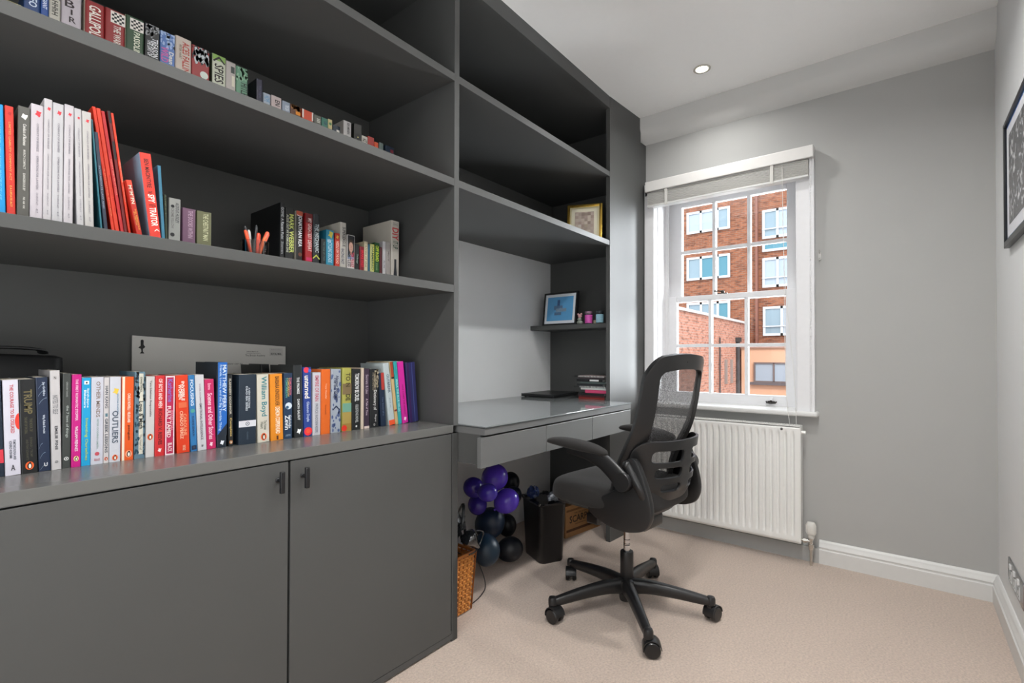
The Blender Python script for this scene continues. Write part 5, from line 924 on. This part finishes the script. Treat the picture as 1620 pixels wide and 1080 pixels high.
# niche shelf things
def picture_frame(name, loc, rot, w, h, t, fw, frame_m, inner_m, mat_w, art_m, label, art2=None):
    r = tag(empty(name, loc, rot), label, 'picture frame')
    f = MB(); rect_frame_xz(f, w, h, t, fw, .0015); f.done('frame', frame_m, r, 40)
    bx('mount', inner_m, (-w/2+fw*.9, w/2-fw*.9, .003, .005, fw*.9, h-fw*.9), r)
    bx('picture', art_m, (-w/2+fw+mat_w, w/2-fw-mat_w, .0022, .003, fw+mat_w, h-fw-mat_w), r)
    bx('backing_board', M_BLACK, (-w/2+.003, w/2-.003, t*.6, t*.6+.002, .003, h-.003), r)
    return r
def rect_frame_xz(s, w, h, t, fw, bev):
    s.box(-w/2, -w/2+fw, 0, t, 0, h, bev).box(w/2-fw, w/2, 0, t, 0, h, bev).box(-w/2+fw, w/2-fw, 0, t, h-fw, h, bev).box(-w/2+fw, w/2-fw, 0, t, 0, fw, bev)
def pixel_art(base_, cols, scale, seed):
    m = bpy.data.materials.new('blurred_photo'); m.use_nodes = True; nt = m.node_tree; b = nt.nodes['Principled BSDF']; b.inputs['Roughness'].default_value = .25
    tc = nt.nodes.new('ShaderNodeTexCoord'); mp = nt.nodes.new('ShaderNodeMapping'); mp.inputs['Location'].default_value = (seed, seed*.7, seed*1.3); sn = nt.nodes.new('ShaderNodeVectorMath'); sn.operation = 'SNAP'; sn.inputs[1].default_value = (scale,)*3
    nt.links.new(tc.outputs['Object'], sn.inputs[0]); nt.links.new(sn.outputs[0], mp.inputs[0]); n = nt.nodes.new('ShaderNodeTexNoise'); n.inputs['Scale'].default_value = 28; n.inputs['Detail'].default_value = 1; nt.links.new(mp.outputs[0], n.inputs['Vector'])
    r = nt.nodes.new('ShaderNodeValToRGB'); r.color_ramp.elements[0].position = .3; r.color_ramp.elements[0].color = lin(cols[0]); r.color_ramp.elements[1].position = .68; r.color_ramp.elements[1].color = lin(cols[-1])
    for i, c in enumerate(cols[1:-1]): e = r.color_ramp.elements.new(.3+.38*(i+1)/(len(cols)-1)); e.color = lin(c)
    nt.links.new(n.outputs['Fac'], r.inputs[0]); nt.links.new(r.outputs[0], b.inputs['Base Color']); return m
bf = picture_frame('picture_frame', (2.648, 1.722, 1.2595), (math.radians(-7), 0, math.radians(-92)), .258, .215, .022, .012, mat('#131417', .35, name='black_frame'), mat('#dfe4ea', .5, name='white_mount'), .018, mat('#5b9fd0', .35, noise=.06, nscale=20, name='sky_blue_print'), 'black square frame with a sky blue print on the alcove corner shelf')
for k, (x0, x1, z0, z1, c) in enumerate([(-.022, -.002, .125, .165, '#3c5c88'), (-.045, .02, .10, .128, '#5c7a9c'), (-.03, .05, .088, .11, '#7b93a8'), (-.04, .012, .066, .085, '#54708f')]):
    bx('blurred_figure', mat(c, .4, noise=.3, nscale=80, name='blurred_print'), (x0, x1, .0016-.0001*k, .0022, z0, z1), bf)
cn = tag(empty('candle_jar', (2.668, 1.515, 1.2595)), 'small jar with a bright pink label beside the figurine', 'jar', 'small jars on the corner shelf')
jar_prof = [(.0215, 0), (.023, .002), (.023, .062), (.0215, .065), (.0215, .070), (.0205, .070), (.020, .006)]
JG = glass_mat('jar_glass', (.92, .95, .96), .08)
MB().lathe(jar_prof, 24).done('glass', JG, cn, 40); MB().lathe([(.0234, .006), (.0234, .056)], 24).done('label', mat('#d455ae', .4, noise=.25, nscale=120, name='pink_label'), cn, 40); MB().lathe([(.0195, .006), (.0195, .055)], 20).done('wax', mat('#7c3058', .5, name='wax'), cn, 40); MB().lathe([(.0222, .064), (.0225, .066), (.0225, .076), (.021, .078)], 24).done('lid', mat('#8a6a80', .3, name='lid'), cn, 40)
c2 = copy_tree(cn); c2.location = (2.668, 1.438, 1.2595); c2['label'] = 'small jar with a pale blue label next to the alcove side'
for ch in c2.children:
    if ch.name.startswith('label'): ch.data = ch.data.copy(); ch.data.materials[0] = mat('#a8d8ee', .4, noise=.25, nscale=120, name='blue_label')
    if ch.name.startswith('wax'): ch.data = ch.data.copy(); ch.data.materials[0] = mat('#34424c', .5, name='dark_wax')
    if ch.name.startswith('lid'): ch.data = ch.data.copy(); ch.data.materials[0] = mat('#3c4448', .3, name='grey_lid')
c3 = tag(MB().lathe([(.018, 0), (.02, .003), (.02, .022), (.018, .024)], 24).done('tealight_tin', mat('#c9c0a4', .35, noise=.2, nscale=80, name='cream_tin'), None, 40), 'low cream tin standing between the pink and blue jars', 'tin'); c3.location = (2.70, 1.478, 1.2595)
c4 = tag(MB().lathe([(.022, 0), (.025, .003), (.025, .06), (.023, .063)], 24).done('dark_candle', mat('#23252a', .25, name='dark_glass'), None, 40), 'dark glass candle half hidden behind the end stile', 'candle'); c4.location = (2.74, 1.405, 1.2595)
fg = tag(empty('figurine', (2.665, 1.575, 1.2595)), 'tiny grey and pink animal figurine beside the blue print frame', 'figurine')
MB().ball((0, 0, .012), .022, (.7, 1, .55), 2).ball((0, .002, .032), .014, (.9, 1, .8), 2).done('body', mat('#9aa096', .5, noise=.3, nscale=90, name='grey_ceramic'), fg, 180)
MB().ball((0, 0, .052), .013, sub=2).ball((-.002, .011, .064), .0065, sub=2).ball((-.002, -.011, .064), .0065, sub=2).done('head', mat('#d0a2a4', .5, noise=.2, nscale=80, name='pink_ceramic'), fg, 180)
gf = picture_frame('photo_frame', (2.508, 1.455, 1.7295), (math.radians(-9), 0, math.radians(-66)), .205, .232, .018, .017, mat('#c8a44c', .22, metal=.9, noise=.15, name='gold_leaf'), mat('#d8d2bc', .35, name='cream_mount'), .030, pixel_art(0, ['#a89c8c', '#8c7c74', '#c2b4a8', '#a08c84', '#cfc8c0'], .018, 3), 'gold and silver photo frame with a blurred portrait on the upper shelf')
f2 = MB(); rect_frame_xz(f2, .172, .199, .002, .010, .0005); o2 = f2.done('inner_slip', mat('#d9cfa8', .3, metal=.6, name='pale_gold'), gf); o2.location = (0, .0012, .0165)

# ------------------------------------------------------------------ shelf things
tray = tag(empty('tablet_case', (.635, 1.66, 1.3282)), 'flat black case lying on the middle shelf left of the pen pot', 'case')
MB().box(-.065, .065, -.09, .09, 0, .016, .004).done('shell', mat('#131417', .3, name='case_black'), tray); MB().box(-.015, .0, -.093, -.09, .005, .011, .001).done('clasp', M_CHROME, tray)
pot = tag(empty('pen_pot', (.632, 1.42, 1.3282)), 'clear glass pen pot crammed with orange pens on the middle shelf', 'pen pot')
MB().lathe([(.030, 0), (.034, .002), (.036, .05), (.0345, .05), (.0325, .004), (.005, .003)], 28, cap=False).done('glass_cup', glass_mat('pot_glass', (.85, .8, .78), .08), pot, 40)
q = random.Random(4)
pens = [(-.016, -.01, -.2, .1, .115, '#e8562c', 'orange pen leaning left in the pen pot', .0045), (.004, -.012, .05, .0, .108, '#d8482a', 'short red-orange pen upright in the middle of the pot', .005), (.006, .006, .35, .05, .135, '#f06a4c', 'coral highlighter leaning right out of the pot', .006), (-.012, .01, -.06, .1, .12, '#c8c8c4', 'pale silver pen at the back left of the pot', .004), (.016, -.004, .2, -.1, .10, '#e0703c', 'short amber pen at the right of the pot', .0045), (-.02, .0, -.15, 0, .13, '#1c1e22', 'black pen standing tall at the left of the pot', .004), (.0, .014, .1, .15, .15, '#26282c', 'tall thin black pencil behind the others in the pot', .0035)]
for dx, dy, tx, ty, L_, col, lab, r_ in pens:
    L_ *= .66; r_ *= .8; tx *= 1.6
    pn = tag(empty('pen', (.632+dx*.6, 1.42+dy*.6, 1.3322), (-ty*.6, tx*.72, 0)), lab, 'pen', 'pens in the glass pot')
    MB().lathe([(.001, 0), (r_*.8, .006), (r_, .02), (r_, L_*.72)], 12).done('barrel', mat(col, .35, name='pen_plastic'), pn, 40)
    MB().lathe([(r_*1.12, L_*.6), (r_*1.12, L_*.97), (r_*.8, L_)], 12).box(r_*1.0, r_*1.5, -.001, .001, L_*.65, L_*.95).done('cap', mat(col, .3, name='pen_cap'), pn, 40)
env = tag(empty('large_envelope', (.69, 1.842, .8035), (math.radians(-1.2), 0, 0)), 'large pale grey card folder with small print propped behind the books', 'envelope')
MB().prism([(-.232, 0), (.245, 0), (.247, .292), (-.230, .318)], -.004, 0, 'y').done('card', mat('#d0cec9', .7, noise=.03, nscale=5, name='grey_card'), env)
flat_env = []
pp = [(-.004, .030), (.004, .030), (.0035, .018), (.008, .010), (.002, .004), (.002, -.004), (.006, -.010), (-.006, -.010), (-.002, -.004), (-.003, .004), (-.010, .008), (-.004, .014)]
bm = bmesh.new(); bm.faces.new([bm.verts.new((-.205+a, -.0045, .283+c-.01)) for a, c in pp]); bm.faces.new([bm.verts.new((-.205+.004*math.cos(t*.8), -.0045, .307+.004*math.sin(t*.8)-.005)) for t in range(8)]); from_bm(bm, 'printed_crest', mat('#2c2c2c', .7, name='print_ink'), env)
for s, x, z, l, h in (('DEPARTMENT OF', .125, .272, .04, .004), ('IF UNDELIVERED PLEASE RETURN TO', .128, .266, .05, .003), ('The British Academy', .135, .257, .07, .009), ('ENV OF 01', .065, .228, .05, .005)): text_on(env, s, (x, -.0046, z), (1, 0, 0), (0, 0, 1), l, h, '#4a4a48', 'printed_text', .005)
bx('postage_label', mat('#c4c2be', .6, name='label_paper'), (.186, .236, -.0048, -.0042, .256, .286), env); text_on(env, 'ROYAL MAIL', (.211, -.0052, .264), (1, 0, 0), (0, 0, 1), .04, .008, '#2c2c2c', 'printed_text', .02); text_on(env, 'Delivered by', (.211, -.0052, .279), (1, 0, 0), (0, 0, 1), .036, .004, '#6a4a6a', 'printed_text', 0)
hb = make_book('hardback_book', .03, .228, .15, '#15171b', True); hb.location = (.80, 1.68, .8035); hb.rotation_euler = (0, math.radians(-4), 0); tag(hb, 'black hardback standing behind the cream and amber books', 'book', GRP[0])
# black bag behind the books on the left
bg2 = tag(empty('laptop_bag', (.10, 1.74, .8035)), 'black soft bag lying behind the books at the left of the cabinet top', 'bag')
bm = loft([(.15, .055, .02, 0), (.175, .07, .03, .03), (.18, .072, .03, .20), (.178, .065, .03, .255), (.165, .05, .025, .262)], seg=5)
for v in bm.verts: v.co.z += .006*math.sin(v.co.x*30)*(v.co.z > .1)
from_bm(bm, 'bag_body', mat('#111214', .6, noise=.2, name='bag_fabric'), bg2, 60)
MB().sweep(smoothpath([(-.14, -.03, .262), (-.05, -.04, .275), (.06, -.035, .276), (.13, -.03, .272), (.145, -.02, .262)], 5), (.012, .004), 8).done('handle', mat('#0d0e10', .5, name='bag_handle'), bg2, 60)

# ------------------------------------------------------------------ wall picture, sockets, downlights
wp = tag(empty('framed_picture', (2.30, YR, 1.475)), 'large black-framed black and white crowd picture on the right wall', 'picture')
f = MB(); f.box(-.36, -.345, .001, .018, 0, .47, .002).box(.325, .340, .001, .018, 0, .47, .002).box(-.345, .325, .001, .018, .455, .47, .002).box(-.345, .325, .001, .018, 0, .022, .002)
f.done('frame', mat('#17181a', .3, name='frame_black'), wp)
bx('blue_border', mat('#5f93e0', .5, name='blue_card'), (-.346, .326, .006, .009, .02, .457), wp)
bx('mount', mat('#dcdde2', .6, name='white_mount'), (-.332, .312, .0088, .0105, .034, .443), wp)
def crowd():
    m = pixel_art(0, ['#1c1e22', '#6a6b6e', '#303134', '#a4a5a8', '#e2e2e2'], .0005, 9); n = [x for x in m.node_tree.nodes if x.type == 'TEX_NOISE'][0]; n.inputs['Scale'].default_value = 24; n.inputs['Detail'].default_value = 3; n.inputs['Distortion'].default_value = 1.2; return m
bx('crowd_print', crowd(), (-.275, .262, .0103, .0115, .075, .405), wp)
sk = tag(empty('double_socket', (2.55, YR, .245)), 'brushed chrome double socket plate with switches low on the right wall', 'socket')
MB().box(-.155, .155, .0005, .006, -.045, .045, .003).done('plate', mat('#9a9a9a', .25, metal=.9, name='brushed_steel'), sk, 40)
for x in (-.10, -.02, .06):
    s_ = MB().box(x-.0, x+.045, .0055, .0085, -.03, .012, .001); o_ = s_.done('socket_face', mat('#cfd0d0', .35, name='socket_insert'), sk)
    MB().box(x+.019, x+.025, .0084, .0088, -.002, .008).box(x+.008, x+.015, .0084, .0088, -.022, -.018).box(x+.029, x+.036, .0084, .0088, -.022, -.018).done('pin_hole', M_BLACK, o_)
    MB().box(x+.012, x+.032, .0055, .0115, .018, .036, .0015).done('rocker_switch', mat('#dcdcdc', .25, name='switch_white'), sk)
def downlight(x, y, label, w_=DOWNLIGHT_W):
    d = tag(empty('downlight', (x, y, HC)), label, 'ceiling light', 'recessed ceiling downlights')
    MB().lathe([(.043, -.002), (.0425, -.004), (.034, -.006), (.031, -.004), (.030, -.001)], 36, cap=False).done('bezel', mat('#b9b6ae', .25, metal=.9, name='satin_nickel'), d, 60)
    MB().lathe([(.030, -.0035), (.029, -.0012)], 28).done('lamp', mat('#fff2d8', .4, emit=6, name='lamp_glow'), d, 40)
    l = bpy.data.lights.new('lamp_light', 'AREA'); l.shape = 'DISK'; l.size = .10; l.energy = w_; l.color = (1, .99, .97); l.spread = math.radians(150)
    lo = bpy.data.objects.new('lamp_light', l); COL.objects.link(lo); lo.parent = d; lo.location = (0, 0, -.012)
downlight(2.615, .815, 'recessed ceiling downlight shining near the window wall cornice', DOWNLIGHT_W*.4)
for x, y, n in ((1.8, .25, 'added unseen fill downlight nearest behind the one in view along the ceiling'), (.95, .25, 'added unseen fill downlight above the middle of the room'), (.1, .25, 'added unseen fill downlight above the left end of the bookcase'), (-.8, .3, 'added unseen fill downlight at the far back end of the room')): downlight(x, y, n)  # out-of-view downlights added to light the books, walls and alcove
flush_text()
